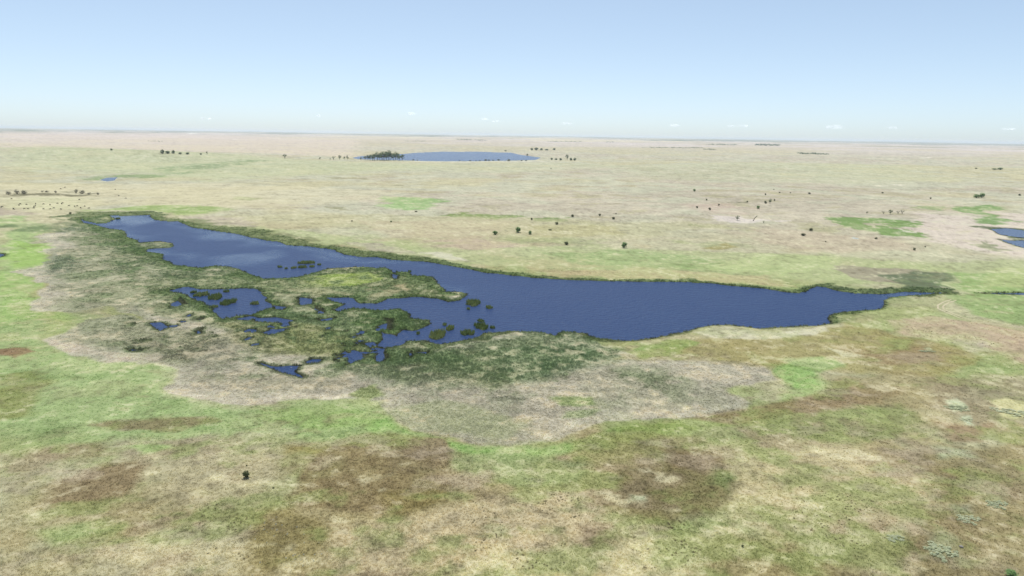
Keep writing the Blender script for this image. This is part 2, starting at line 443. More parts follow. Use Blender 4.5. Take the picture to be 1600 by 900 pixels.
 ([(75,527),(110,551),(190,562),(250,562),(240,555),(170,550),(120,540),(95,525)], pal(204,190,170), .7, 2.5, .4),
 ([(830,695),(930,665),(1050,652),(1160,634),(1168,625),(1150,615),(1130,632),(1040,645),(920,655),(860,680)], pal(208,200,180), .55, 4, .5),
 # near shore to the right
 ([(960,560),(1060,530),(1140,520),(1210,525),(1320,510),(1400,525),(1470,530),(1540,560),(1480,590),(1330,590),(1200,575),(1100,562)], pal(158,148,98), .8, 6, .5),
 ([(985,545),(1060,528),(1090,535),(1040,556),(1000,560)], pal(142,160,90), .7, 4, .4),
 ([(1080,520),(1130,508),(1210,515),(1290,508),(1292,518),(1210,526),(1110,524)], pal(208,202,176), .75, 2.5, .5),
 ([(1390,505),(1450,495),(1520,505),(1640,530),(1640,575),(1540,540),(1470,528),(1400,522)], pal(190,168,144), .85, 5, .5),
 ([(1510,535),(1560,540),(1575,556),(1530,555)], pal(200,186,168), .7, 4, .5),
 ([(1360,530),(1420,528),(1400,545),(1360,545)], pal(140,152,92), .6, 5, .4),
 ([(1175,640),(1235,608),(1200,572),(1290,558),(1322,575),(1290,590),(1270,615),(1210,640)], pal(144,176,100), .85, 7, .6),
 ([(1215,560),(1300,560),(1325,575),(1290,582),(1240,575)], pal(186,192,142), .7, 4, .6),
 ([(900,690),(1040,660),(1170,640),(1230,620),(1260,640),(1130,665),(1030,690),(930,705)], pal(142,156,88), .85, 6, .4),
 ([(700,700),(800,708),(900,690),(930,700),(860,718),(740,715)], pal(140,174,94), .85, 7, .5),
 ([(600,645),(650,670),(720,698),(700,712),(640,695),(590,665)], pal(140,174,94), .85, 7, .5),
 ([(400,640),(520,630),(590,645),(600,665),(480,668),(400,655)], pal(152,172,104), .7, 6, .5),
 # foreground
 ([(1080,650),(1230,618),(1300,598),(1400,605),(1380,630),(1290,645),(1180,665)], pal(144,124,94), .75, 6, .5),
 ([(1280,595),(1400,580),(1520,600),(1500,640),(1380,640),(1300,620)], pal(150,136,98), .6, 8, .5),
 ([(1310,545),(1440,540),(1460,565),(1360,575)], pal(140,116,92), .6, 6, .5),
 ([(1200,650),(1400,625),(1460,660),(1420,690),(1330,705),(1220,690)], pal(136,142,92), .75, 8, .5),
 ([(1150,670),(1280,660),(1350,685),(1300,700),(1180,700)], pal(130,122,86), .6, 7, .5),
 ([(1450,600),(1640,590),(1640,660),(1540,670),(1460,640)], pal(146,132,108), .6, 8, .5),
 ([(1480,660),(1560,660),(1560,690),(1500,695)], pal(148,116,92), .6, 6, .5),
 ([(1400,700),(1640,690),(1640,920),(1380,920),(1440,800)], pal(146,134,98), .7, 9, .5),
 ([(1430,740),(1520,735),(1560,775),(1480,800)], pal(138,128,84), .6, 8, .5),
 ([(1360,825),(1500,810),(1560,850),(1480,880),(1380,870)], pal(138,122,92), .6, 8, .5),
 ([(1100,700),(1200,685),(1330,690),(1460,750),(1480,800),(1300,800),(1120,780),(1140,740)], pal(192,180,142), .8, 8, .55),
 ([(900,690),(1000,680),(1090,685),(1060,705),(960,725),(900,730)], pal(148,146,96), .7, 6, .5),
 ([(935,750),(1000,722),(1060,705),(1110,715),(1145,755),(1110,790),(1040,815),(975,808)], pal(136,126,88), .88, 6, .4),
 ([(1020,700),(1110,705),(1130,730),(1040,730)], pal(140,118,86), .6, 5, .4),
 ([(1110,725),(1150,745),(1130,765),(1090,750)], pal(122,136,84), .6, 5, .4),
 ([(700,715),(840,715),(930,725),(900,755),(800,765),(715,740)], pal(146,156,108), .8, 6, .45),
 ([(470,735),(540,692),(620,672),(700,690),(712,750),(690,795),(620,812),(540,800),(470,790),(440,780)], pal(140,124,90), .9, 5, .35),
 ([(600,680),(700,700),(710,740),(620,745)], pal(132,118,92), .5, 6, .5),
 ([(590,770),(700,770),(680,805),(610,812)], pal(142,130,80), .6, 6, .4),
 ([(380,790),(450,795),(520,820),(510,850),(480,890),(380,910),(370,850)], pal(148,136,92), .85, 6, .4),
 ([(440,700),(520,695),(510,712),(450,712)], pal(160,146,92), .7, 5, .4),
 ([(60,765),(170,725),(235,728),(200,770),(120,800),(70,795)], pal(140,122,92), .85, 6, .45),
 ([(40,700),(140,690),(160,715),(60,725)], pal(146,126,98), .6, 6, .5),
 ([(0,700),(60,705),(60,770),(20,820),(0,830)], pal(150,142,104), .6, 8, .5),
 ([(60,830),(150,815),(180,830),(120,850),(80,860)], pal(154,170,106), .7, 6, .5),
 ([(180,700),(240,690),(270,700),(210,715)], pal(148,178,100), .7, 5, .5),
 ([(0,680),(120,680),(60,700),(0,705)], pal(150,160,104), .6, 6, .5),
 ([(150,870),(230,830),(330,810),(370,840),(370,910),(100,920)], pal(200,192,158), .8, 8, .5),
 ([(230,720),(360,700),(440,715),(440,770),(380,800),(250,790)], pal(182,172,140), .7, 9, .6),
 ([(510,820),(620,815),(740,790),(900,760),(950,800),(1050,830),(1130,820),(1100,900),(880,920),(510,920)], pal(198,184,150), .85, 9, .45),
 ([(750,870),(850,860),(960,840),(1060,850),(1060,920),(760,920)], pal(208,200,162), .7, 9, .5),
 ([(890,820),(945,815),(940,850),(900,860)], pal(146,128,104), .75, 7, .4),
 ([(1100,830),(1300,850),(1320,920),(1060,920)], pal(160,146,106), .75, 9, .45),
 ([(1240,790),(1400,780),(1440,830),(1330,850),(1230,840)], pal(186,174,140), .6, 9, .5),
 ([(1350,870),(1420,865),(1430,900),(1350,900)], pal(206,194,160), .7, 6, .5),
 ([(1300,543),(1320,547),(1347,560),(1325,564),(1305,552)], pal(206,200,166), .8, 2, .4),
 ([(1428,545),(1452,544),(1458,551),(1440,549)], pal(206,208,166), .8, 1.5, .3),
 ([(1480,630),(1500,626),(1514,640),(1495,646)], pal(196,202,166), .85, 2, .3),
 ([(1500,650),(1518,649),(1518,660),(1504,659)], pal(196,202,170), .8, 2, .3),
 ([(1562,634),(1600,629),(1650,640),(1600,657),(1570,650)], pal(206,200,152), .85, 3, .4),
 ([(1470,700),(1540,704),(1552,722),(1490,726)], pal(178,186,148), .7, 4, .5),
 ([(1446,842),(1470,836),(1490,848),(1486,872),(1462,878),(1445,862)], pal(186,190,150), .6, 5, .6),
 ([(1495,800),(1530,801),(1530,818),(1500,818)], pal(186,190,164), .55, 5, .6),
 ([(1542,778),(1570,780),(1574,794),(1550,792)], pal(164,178,126), .6, 5, .5),
 ([(1382,830),(1410,832),(1408,846),(1386,845)], pal(164,176,126), .6, 5, .5),
 ([(970,770),(1000,771),(1000,782),(970,782)], pal(186,194,158), .9, 3, .3),
]
PATCH = [(flat(p[0]), p[1], min(1, p[2] * (1.05 if min(q[1] for q in p[0]) > 570 else 1)), p[3] * (1.5 if min(q[1] for q in p[0]) > 660 else 1),
          p[4] * (.65 if min(q[1] for q in p[0]) > 570 else 1)) for p in PATCH]
for i, q in enumerate(PATCH):
    r_, g_, b_ = q[1]
    k = float(np.clip((g_ - r_) / (g_ + 1e-6) * 2.2, 0, 1))      # duller greens
    PATCH[i] = (q[0], q[1] * np.array([1 + .02 * k, 1 + .02 * k, 1 + .12 * k])) + q[2:]
MARSH_W, BAND_W = flat(MARSH), flat(FAR_BAND)


def mixc(c, col, m):
    return c + (np.asarray(col) - c) * m[:, None]


def cover(x, y, ws, wmain):
    """base colour of the plant cover (n,3) and a 0..1 field of standing reeds"""
    d = np.hypot(x, y)
    warp = np.clip(d / 400, 0.35, 4)
    wx = x + warp * (7 * fbm(x, y, 55, 21, 3) + 2.5 * fbm(x, y, 11, 22, 3))
    wy = y + warp * (7 * fbm(x, y, 55, 23, 3) + 2.5 * fbm(x, y, 11, 24, 3))
    nL = fbm(x, y, 900, 31, 4); nM = fbm(x, y, 120, 32, 4); nS = fbm(x, y, 16, 33, 4); nT = fbm(x, y, 3.2, 34, 3)
    nM2 = fbm(x, y, 70, 35, 4); nX = fbm(x, y, 5200, 36, 4)
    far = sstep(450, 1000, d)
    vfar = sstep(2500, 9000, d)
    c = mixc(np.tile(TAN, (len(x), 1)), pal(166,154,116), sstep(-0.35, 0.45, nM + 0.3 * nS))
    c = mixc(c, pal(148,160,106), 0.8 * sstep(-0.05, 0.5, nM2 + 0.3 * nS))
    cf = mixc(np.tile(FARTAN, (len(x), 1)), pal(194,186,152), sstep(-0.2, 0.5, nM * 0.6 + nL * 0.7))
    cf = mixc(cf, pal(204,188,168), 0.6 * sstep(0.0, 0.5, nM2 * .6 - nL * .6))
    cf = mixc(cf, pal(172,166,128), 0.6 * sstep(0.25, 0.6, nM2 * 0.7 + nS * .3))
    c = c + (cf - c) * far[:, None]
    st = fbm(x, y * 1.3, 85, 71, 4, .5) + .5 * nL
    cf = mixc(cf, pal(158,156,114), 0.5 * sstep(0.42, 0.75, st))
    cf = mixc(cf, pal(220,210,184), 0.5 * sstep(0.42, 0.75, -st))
    cv = mixc(np.tile(FARPINK, (len(x), 1)), pal(204,190,168), sstep(-0.3, 0.4, nL))  # very far land paler and pinker: some distance haze put into the colour
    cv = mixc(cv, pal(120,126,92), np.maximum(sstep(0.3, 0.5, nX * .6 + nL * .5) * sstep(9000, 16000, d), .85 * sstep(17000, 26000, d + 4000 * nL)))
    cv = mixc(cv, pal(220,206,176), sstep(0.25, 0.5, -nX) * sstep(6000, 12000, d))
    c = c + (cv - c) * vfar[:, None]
    c = c * (1 - .10 * far)[:, None]
    for P, col, op, fpx, mott in PATCH:
        dd = float(np.hypot(P[:, 0], P[:, 1]).mean())
        f = max(1.0, fpx * 1.6 * dd / F_PX)
        if dd > 700: f *= min(3.0, dd / 700)
        s = sdf_poly(P, wx, wy, 3 * f)
        idx = np.nonzero(s > -2.9 * f)[0]
        if len(idx) == 0: continue
        ns = nS[idx] * 0.8 + nM2[idx] * 0.5
        m = sstep(-f, f, s[idx] + f * 0.8 * ns)
        m = op * m * np.clip(1 - mott * sstep(-0.05, 0.75, nS[idx] * 0.8 + nM[idx] * 0.5 + nT[idx] * 0.3), 0, 1)
        c[idx] = c[idx] + (col - c[idx]) * m[:, None]
    # standing reeds
    sm = sdf_poly(MARSH_W, wx, wy, 25)
    inm = sstep(-1.5, 3, sm)
    sb = sdf_poly(BAND_W, wx, wy, 12)
    inb = sstep(-1.5, 2, sb)
    sh_n = fbm(x, y, 26, 81, 3)
    shore = np.maximum(sstep(-1, 0, wmain + np.clip(3.2 + 4.5 * sh_n, .8, 9)) * (.55 + .45 * sstep(-.3, .3, sh_n)), .8 * sstep(-3.5, -1.5, ws)) * (d < 1200)
    reed = np.maximum(np.maximum(inm, inb), shore)
    # mottle inside the marsh: dark green tussocks, dead tan stems
    g1 = fbm(x, y, 22, 41, 4); g2 = fbm(x, y, 6, 42, 3)
    inner = sstep(4, 45, sm) * sstep(225, 290, d)
    c = mixc(c, pal(146,144,114), inm * 0.6 * inner * sstep(-.5, .3, g1 * .7 + g2 * .4) * (c.mean(1) > .16))
    c = mixc(c, pal(106,124,84), inm * 0.72 * (.25 + .75 * inner) * sstep(-0.12, 0.4, g1 * .75 + g2 * .35 + .1 * nT))
    c = mixc(c, pal(206,192,164), inm * (.5 - .25 * inner) * sstep(0.15, 0.65, -g1 * .35 - g2 * .6 + .25 * nT))
    c = mixc(c, pal(94,110,66), 0.75 * shore)
    wid = np.interp(d, [330, 450, 650, 800], [7, 12, 26, 30])
    fringe = sstep(-wid, -wid * .35, wmain + 5 * g2) * inm * sstep(300, 360, d)
    c = mixc(c, pal(92,110,68), 0.75 * fringe)
    c = mixc(c, pal(60,62,46), sstep(-1.6, -0.2, ws) * (d < 1300))
    # drifts of different grasses
    near = sstep(520, 260, d) * (1 - reed) * (1 - .8 * sstep(.0, .07, (c[:, 1] - c[:, 0]) / (c.sum(1) + 1e-6)))
    hA = fbm(x * .8 + y * .25, y * 1.5 - x * .4, 34, 61, 4, .62); hB = fbm(x * .8 + y * .25, y * 1.5 - x * .4, 27, 62, 4, .62)
    hC = fbm(x, y, 9, 63, 4, .65); hD = fbm(x * .8, y * 1.4, 14, 64, 4, .62)
    soft = c.mean(1) < 0.30
    c = mixc(c, pal(150,134,110), near * 0.5 * sstep(.12, .6, hA * .8 + hC * .4))
    c = mixc(c, pal(150,160,100), near * 0.6 * sstep(.05, .6, hB * .8 - hC * .4))
    c = mixc(c, pal(212,204,170), near * 0.55 * sstep(.2, .65, hD * .8 + hC * .4 - .25 * soft))
    c = mixc(c, pal(196,182,160), near * 0.28 * sstep(.25, .6, -hD * .8 + hA * .3))
    gm = sstep(.01, .06, (c[:, 1] - c[:, 0]) / (c.sum(1) + 1e-6)) * sstep(700, 500, d) * (1 - reed)
    c = mixc(c, pal(182,186,138), .4 * gm * sstep(.05, .55, hB * .8 + hC * .35))
    c = mixc(c, pal(118,142,84), .5 * gm * sstep(.1, .6, -hA * .8 + hC * .3))
    c = mixc(c, pal(172,164,126), .4 * gm * sstep(.25, .6, hD * .8 - hC * .35))
    # fine uneven growth everywhere
    k = 1 + 0.09 * far * np.clip(nL * .8 + nM * .5, -1, 1) + 0.13 * nS + 0.15 * nT * np.clip(700 / (d + 1), 0.2, 1) + 0.04 * nM + 0.10 * hC * near
    c = c * k[:, None]
    c = mixc(c, pal(216,206,176), 0.35 * sstep(0.35, 0.75, nT * .6 + nS * .5) * (1 - reed) * (1 - vfar))
    c = mixc(c, pal(112,100,74), 0.2 * sstep(0.4, 0.8, -nT * .7 - nS * .5) * (1 - reed) * (1 - vfar))
    c = c * np.array([0.985, 0.99, 0.97])
    return np.clip(c, 0.015, 0.85), reed



# ---------------------------------------------------------------- materials
def new_mat(name):
    m = bpy.data.materials.new(name)
    m.use_nodes = True
    t = m.node_tree
    b = t.nodes['Principled BSDF']
    b.inputs['Roughness'].default_value = 0.95
    b.inputs['Specular IOR Level'].default_value = 0.1
    return m, t, b


def noise_node(t, scale, detail=3, coord=None, rough=0.6):
    n = t.nodes.new('ShaderNodeTexNoise')
    n.inputs['Scale'].default_value = scale
    n.inputs['Detail'].default_value = detail
    n.inputs['Roughness'].default_value = rough
    if coord is not None: t.links.new(coord, n.inputs['Vector'])
    return n


def mathn(t, op, a, b):
    n = t.nodes.new('ShaderNodeMath')
    n.operation = op
    for i, v in enumerate((a, b)):
        if isinstance(v, (int, float)): n.inputs[i].default_value = v
        else: t.links.new(v, n.inputs[i])
    return n.outputs[0]


def ground_material():
    m, t, b = new_mat('plant_cover')
    a = t.nodes.new('ShaderNodeAttribute'); a.attribute_name = 'cover'
    geo = t.nodes.new('ShaderNodeNewGeometry')
    n1 = noise_node(t, 1.1, 4, geo.outputs['Position'], 0.7)
    n2 = noise_node(t, 0.22, 4, geo.outputs['Position'], 0.65)
    n3 = noise_node(t, 0.035, 4, geo.outputs['Position'], 0.6)
    s = mathn(t, 'ADD', mathn(t, 'MULTIPLY', n1.outputs[0], 0.45), mathn(t, 'MULTIPLY', n2.outputs[0], 0.45))
    s = mathn(t, 'ADD', s, mathn(t, 'MULTIPLY', n3.outputs[0], 0.3))
    s = mathn(t, 'ADD', s, 0.46)
    mx = t.nodes.new('ShaderNodeVectorMath'); mx.operation = 'SCALE'
    t.links.new(a.outputs['Color'], mx.inputs[0]); t.links.new(s, mx.inputs['Scale'])
    t.links.new(mx.outputs[0], b.inputs['Base Color'])
    bump = t.nodes.new('ShaderNodeBump')
    bump.inputs['Strength'].default_value = 0.5
    bump.inputs['Distance'].default_value = 0.5
    t.links.new(mathn(t, 'ADD', n1.outputs[0], mathn(t, 'MULTIPLY', n2.outputs[0], 2.0)), bump.inputs['Height'])
    t.links.new(bump.outputs[0], b.inputs['Normal'])
    b.inputs['Roughness'].default_value = 1.0
    b.inputs['Specular IOR Level'].default_value = 0.0
    return m


def water_material():
    m, t, b = new_mat('water')
    geo = t.nodes.new('ShaderNodeNewGeometry')
    at = t.nodes.new('ShaderNodeAttribute'); at.attribute_name = 'calm'
    b.inputs['Base Color'].default_value = (0.005, 0.026, 0.094, 1)
    b.inputs['IOR'].default_value = 1.33
    b.inputs['Specular IOR Level'].default_value = 0.40
    nz = noise_node(t, 0.9, 3, geo.outputs['Position'], 0.6)
    big = noise_node(t, 0.02, 3, geo.outputs['Position'], 0.55)
    rg = t.nodes.new('ShaderNodeMapRange')
    t.links.new(at.outputs['Fac'], rg.inputs['Value'])
    rg.inputs['To Min'].default_value = 0.42
    rg.inputs['To Max'].default_value = 0.17
    t.links.new(mathn(t, 'ADD', rg.outputs[0], mathn(t, 'MULTIPLY', mathn(t, 'SUBTRACT', big.outputs[0], 0.5), 0.12)), b.inputs['Roughness'])
    bump = t.nodes.new('ShaderNodeBump')
    bs = t.nodes.new('ShaderNodeMapRange')
    t.links.new(at.outputs['Fac'], bs.inputs['Value'])
    bs.inputs['To Min'].default_value = 0.5
    bs.inputs['To Max'].default_value = 0.22
    t.links.new(bs.outputs[0], bump.inputs['Strength'])
    bump.inputs['Distance'].default_value = 0.35
    nw = noise_node(t, 0.32, 3, geo.outputs['Position'], 0.6)
    t.links.new(mathn(t, 'ADD', nz.outputs[0], mathn(t, 'MULTIPLY', nw.outputs[0], 7.0)), bump.inputs['Height'])
    t.links.new(bump.outputs[0], b.inputs['Normal'])
    return m


def leaf_material(name, col, col2, transl=0.25):
    m, t, b = new_mat(name)
    geo = t.nodes.new('ShaderNodeNewGeometry')
    inf = t.nodes.new('ShaderNodeObjectInfo')
    n = noise_node(t, 1.3, 2, geo.outputs['Position'])
    r = mathn(t, 'ADD', mathn(t, 'MULTIPLY', geo.outputs['Random Per Island'], 0.6), mathn(t, 'MULTIPLY', inf.outputs['Random'], 0.4))
    mx = t.nodes.new('ShaderNodeMix'); mx.data_type = 'RGBA'
    t.links.new(r, mx.inputs[0])
    mx.inputs[6].default_value = (*col, 1); mx.inputs[7].default_value = (*col2, 1)
    t.links.new(mx.outputs[2], b.inputs['Base Color'])
    tr = t.nodes.new('ShaderNodeBsdfTranslucent')
    t.links.new(mx.outputs[2], tr.inputs['Color'])
    ms = t.nodes.new('ShaderNodeMixShader'); ms.inputs[0].default_value = transl
    t.links.new(b.outputs[0], ms.inputs[1]); t.links.new(tr.outputs[0], ms.inputs[2])
    t.links.new(ms.outputs[0], t.nodes['Material Output'].inputs['Surface'])
    return m


def tuft_material(name):
    m, t, b = new_mat(name)
    a = t.nodes.new('ShaderNodeAttribute'); a.attribute_name = 'tint'; a.attribute_type = 'INSTANCER'
    t.links.new(a.outputs['Color'], b.inputs['Base Color'])
    tr = t.nodes.new('ShaderNodeBsdfTranslucent')
    t.links.new(a.outputs['Color'], tr.inputs['Color'])
    ms = t.nodes.new('ShaderNodeMixShader'); ms.inputs[0].default_value = 0.42
    t.links.new(b.outputs[0], ms.inputs[1]); t.links.new(tr.outputs[0], ms.inputs[2])
    t.links.new(ms.outputs[0], t.nodes['Material Output'].inputs['Surface'])
    return m


def flat_material(name, col, var=0.25, scale=3.0):
    m, t, b = new_mat(name)
    geo = t.nodes.new('ShaderNodeNewGeometry')
    n = noise_node(t, scale, 3, geo.outputs['Position'])
    mx = t.nodes.new('ShaderNodeMix'); mx.data_type = 'RGBA'
    t.links.new(n.outputs[0], mx.inputs[0])
    mx.inputs[6].default_value = (*[c * (1 - var) for c in col], 1)
    mx.inputs[7].default_value = (*[min(1, c * (1 + var)) for c in col], 1)
    t.links.new(mx.outputs[2], b.inputs['Base Color'])
    return m


M_GROUND, M_WATER = ground_material(), water_material()
M_TREE = leaf_material('tree_leaves', (0.070, 0.115, 0.052), (0.140, 0.195, 0.090))
M_BUSH = leaf_material('bush_leaves', (0.130, 0.230, 0.080), (0.240, 0.360, 0.140), .4)
M_JUNI = leaf_material('juniper_leaves', (0.050, 0.066, 0.026), (0.120, 0.140, 0.060), 0.25)
M_SAGE = leaf_material('pale_leaves', (0.40, 0.45, 0.27), (0.74, 0.74, 0.54), 0.5)
M_SCRUB = leaf_material('grey_leaves', (0.085, 0.088, 0.062), (0.16, 0.155, 0.115), .3)
M_BARK = flat_material('bark', (0.13, 0.105, 0.085))
M_TWIG = flat_material('twigs', (0.16, 0.14, 0.115))
M_COW = flat_material('cow_hide', (0.030, 0.024, 0.020), 0.4, 1.0)
M_MUD = flat_material('mud', (0.075, 0.062, 0.045))
M_MOSS = flat_material('moss', tuple(pal(92, 104, 62)))
M_ROCK = flat_material('rock', (0.22, 0.20, 0.17))
M_TRACK = flat_material('track_dirt', tuple(pal(206, 194, 160)))

# ---------------------------------------------------------------- the land, one sheet out to the horizon
dep = np.concatenate([np.linspace(37.5, 6.0, 470), np.linspace(6.0, 1.2, 150)[1:], np.geomspace(1.2, 0.115, 90)[1:]])
rr = CAM_Z / np.tan(np.radians(dep))
rr = np.concatenate([[15, 40, 70, 95, 115], rr])
az = np.concatenate([np.linspace(-44, 44, 880), np.linspace(44, 316, 70)[1:-1]])
NA, NR = len(az), len(rr)
A2, R2 = np.meshgrid(np.radians(az), rr)
gx, gy = (R2 * np.sin(A2)).ravel(), (R2 * np.cos(A2)).ravel()
ws, ws_each = water_sdf(gx, gy, True)
gz = relief(gx, gy)
dist = np.hypot(gx, gy)
sharp = np.where(dist < 1200, 0.22, 0.03)
gz = np.where(ws > -3 / sharp * 0.2, np.minimum(gz, np.clip(-ws * sharp, -0.6, 50)), gz)
gz = np.where((ws > -0.15) & (ws < 0.15), gz, gz)
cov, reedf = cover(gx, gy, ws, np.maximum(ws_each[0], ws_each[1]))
ii = np.arange(NA); jj = np.arange(NR - 1)
I, J = np.meshgrid(ii, jj)
I2 = (I + 1) % NA
F = np.stack([J * NA + I, J * NA + I2, (J + 1) * NA + I2, (J + 1) * NA + I], -1).reshape(-1, 4)[:, ::-1]
V = np.stack([gx, gy, gz], -1)
fan_c = len(V)
V2 = np.vstack([V, [[0, 0, 0.3]]])
me = mesh_from('ground', V2, F, M_GROUND, True)
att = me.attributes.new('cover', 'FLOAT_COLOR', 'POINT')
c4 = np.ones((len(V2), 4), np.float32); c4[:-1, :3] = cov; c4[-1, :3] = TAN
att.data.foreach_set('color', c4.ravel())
tag(link('ground', me), 'rolling prairie of tan, olive and green grass out to the horizon', None, None, 'structure')
print('ground', time.time() - T0, len(V))

# water sheets, cut from the same grid
CALM = [[(120,338),(172,334),(240,334),(250,342),(215,350),(200,346),(160,352)], [(185,358),(205,352),(225,362),(250,368),(235,378),(205,374)],
        [(228,388),(270,384),(290,392),(330,398),(320,406),(260,402)], [(270,345),(300,352),(380,364),(420,374),(500,386),(560,399),(560,404),(500,396),(400,380),(330,368)],
        [(340,402),(420,396),(440,402),(400,412),(350,414)], [(500,400),(560,406),(620,408),(640,412),(560,412)], [(1380,455),(1500,455),(1500,462),(1385,466)],
        [(270,450),(330,452),(325,475),(300,470)], [(690,440),(705,442),(720,455),(700,456)]]
CALM = [flat(c) for c in CALM]
for k, (nm, lab, _) in enumerate(PONDS + [('marsh_pools', 'scattered small broken pools among the olive marsh reeds', None)]):
    s = ws_each[k]
    far_ = k < len(WDIST) and WDIST[k] > 1200
    vin = s > (-12.0 if far_ else -2.2)
    fm = vin[F].all(1)
    if not fm.any(): continue
    used = np.unique(F[fm])
    rem = np.full(len(V), -1); rem[used] = np.arange(len(used))
    vv = V[used].copy(); vv[:, 2] = -0.005 * k
    wm = mesh_from(nm, vv, rem[F[fm]], M_WATER, True)
    x, y = vv[:, 0], vv[:, 1]
    calm = np.zeros(len(vv))
    if k < 2:
        for P in CALM:
            q = sdf_poly(P, x + 12 * fbm(x, y, 60, 51, 3), y + 25 * fbm(x, y, 60, 52, 3), 30)
            calm = np.maximum(calm, sstep(-14, 10, q))
        calm *= .75 + 0.35 * fbm(x, y, 40, 53, 3)
    elif nm == 'stream': calm[:] = 0.95
    elif far_: calm[:] = 0.75
    elif x.mean() > 480: calm[:] = 0.8
    else: calm[:] = 0.15
    a = wm.attributes.new('calm', 'FLOAT', 'POINT')
    a.data.foreach_set('value', np.clip(calm, 0, 1).astype(np.float32))
    tag(link(nm, wm), lab, None, None, 'structure')
print('water', time.time() - T0)


# ---------------------------------------------------------------- grass and reeds (nobody could count them)
def tuft_mesh(name, mat, blades, rad, wid, seed, lean=0.35):
    rng = random.Random(seed)
    v, f = [], []
    for i in range(blades):
        a = rng.uniform(0, 6.283); q = rad * math.sqrt(rng.random())
        bx, by = q * math.cos(a), q * math.sin(a)
        h = rng.uniform(0.6, 1.05)
        ta = rng.uniform(0, 6.283); tl = rng.uniform(0, lean)
        wa = rng.uniform(0, 3.1416)
        ux, uy = math.cos(wa) * wid, math.sin(wa) * wid
        b = len(v)
        v += [(bx - ux, by - uy, -0.08), (bx + ux, by + uy, -0.08),
              (bx + ux * .8 + math.cos(ta) * tl * .45, by + uy * .8 + math.sin(ta) * tl * .45, h * .6),
              (bx - ux * .8 + math.cos(ta) * tl * .45, by - uy * .8 + math.sin(ta) * tl * .45, h * .6),
              (bx + math.cos(ta) * tl, by + math.sin(ta) * tl, h)]
        f += [(b, b + 1, b + 2, b + 3), (b + 3, b + 2, b + 4)]
    me = bpy.data.meshes.new(name)
    me.from_pydata(v, [], f)
    me.materials.append(mat)
    return me


def scatter(name, pts, tint, scale, protos, seed):
    """one object: a cloud of points that geometry nodes turns into tufts"""
    rng = np.random.default_rng(seed)
    n = len(pts)
    me = bpy.data.meshes.new(name)
    me.vertices.add(n)
    me.vertices.foreach_set('co', pts.astype(np.float32).ravel())
    a = me.attributes.new('tint', 'FLOAT_COLOR', 'POINT')
    c = np.ones((n, 4), np.float32); c[:, :3] = tint
    a.data.foreach_set('color', c.ravel())
    a = me.attributes.new('tuft_scale', 'FLOAT_VECTOR', 'POINT'); a.data.foreach_set('vector', scale.astype(np.float32).ravel())
    rot = np.zeros((n, 3), np.float32); rot[:, 2] = rng.uniform(0, 6.283, n)
    a = me.attributes.new('tuft_rot', 'FLOAT_VECTOR', 'POINT'); a.data.foreach_set('vector', rot.ravel())
    o = link(name, me)
    col = bpy.data.collections.new(name + '_shapes')
    for p in protos: col.objects.link(bpy.data.objects.new(p.name, p))
    g = bpy.data.node_groups.new(name, 'GeometryNodeTree')
    g.interface.new_socket('Geometry', in_out='INPUT', socket_type='NodeSocketGeometry')
    g.interface.new_socket('Geometry', in_out='OUTPUT', socket_type='NodeSocketGeometry')
    N = g.nodes.new
    gi, go = N('NodeGroupInput'), N('NodeGroupOutput')
    ip, ci = N('GeometryNodeInstanceOnPoints'), N('GeometryNodeCollectionInfo')
    m2p = N('GeometryNodeMeshToPoints')
    ci.inputs['Collection'].default_value = col
    ci.inputs['Separate Children'].default_value = True
    ci.inputs['Reset Children'].default_value = True
    ip.inputs['Pick Instance'].default_value = True
    at_s, at_r = N('GeometryNodeInputNamedAttribute'), N('GeometryNodeInputNamedAttribute')
    for q, nm in ((at_s, 'tuft_scale'), (at_r, 'tuft_rot')):
        q.data_type = 'FLOAT_VECTOR'; q.inputs['Name'].default_value = nm
    L = g.links.new
    L(gi.outputs[0], m2p.inputs['Mesh']); L(m2p.outputs[0], ip.inputs['Points'])
    L(ci.outputs[0], ip.inputs['Instance'])
    L(at_s.outputs['Attribute'], ip.inputs['Scale']); L(at_r.outputs['Attribute'], ip.inputs['Rotation'])
    L(ip.outputs[0], go.inputs[0])
    md = o.modifiers.new('tufts', 'NODES'); md.node_group = g
    return o


M_TUFT = tuft_material('grass_blades')
rng = np.random.default_rng(5)
NC = 330000
ca = np.radians(rng.uniform(-42.5, 42.5, NC)); cdp = np.radians(rng.uniform(5.2, 36.5, NC) )
cr = CAM_Z / np.tan(cdp)
px_, py_ = cr * np.sin(ca), cr * np.cos(ca)
pws, pe = water_sdf(px_, py_, True)
pmain = np.maximum(pe[0], pe[1])
ok = pws < -0.25
px_, py_, pws, cr, pmain = px_[ok], py_[ok], pws[ok], cr[ok], pmain[ok]
pc, pr = cover(px_, py_, pws, pmain)
pz = relief(px_, py_)
pz = np.where(pws > -3, np.minimum(pz, np.clip(-pws * 0.22, -0.6, 50)), pz)
u = rng.random(len(px_))
bright = 0.88 + 0.28 * rng.random((len(px_), 1))
green = (pc[:, 1] - pc[:, 0]) / (pc.sum(1))
is_reed = (pr > 0.5) & (u < 0.8)
P3 = np.stack([px_, py_, pz], -1)
r_i = np.nonzero(is_reed)[0]
lod = np.maximum(1, cr / 300)
gr = sstep(0.0, 0.06, green[r_i]); darkness = sstep(0.22, 0.10, pc[r_i].mean(1))
h = (0.28 + 0.50 * darkness + 0.15 * gr) * rng.uniform(0.6, 1.35, len(r_i))
sw = rng.uniform(0.8, 1.5, len(r_i)) * lod[r_i]
reed_protos = [tuft_mesh('reed_tuft', M_TUFT, 11, 0.55, 0.06, s, 0.3) for s in (1, 2, 3)]
o = scatter('reeds', P3[r_i], np.clip(pc[r_i] * bright[r_i] * 1.95, 0, .85), np.stack([sw, sw, h], -1), reed_protos, 8)
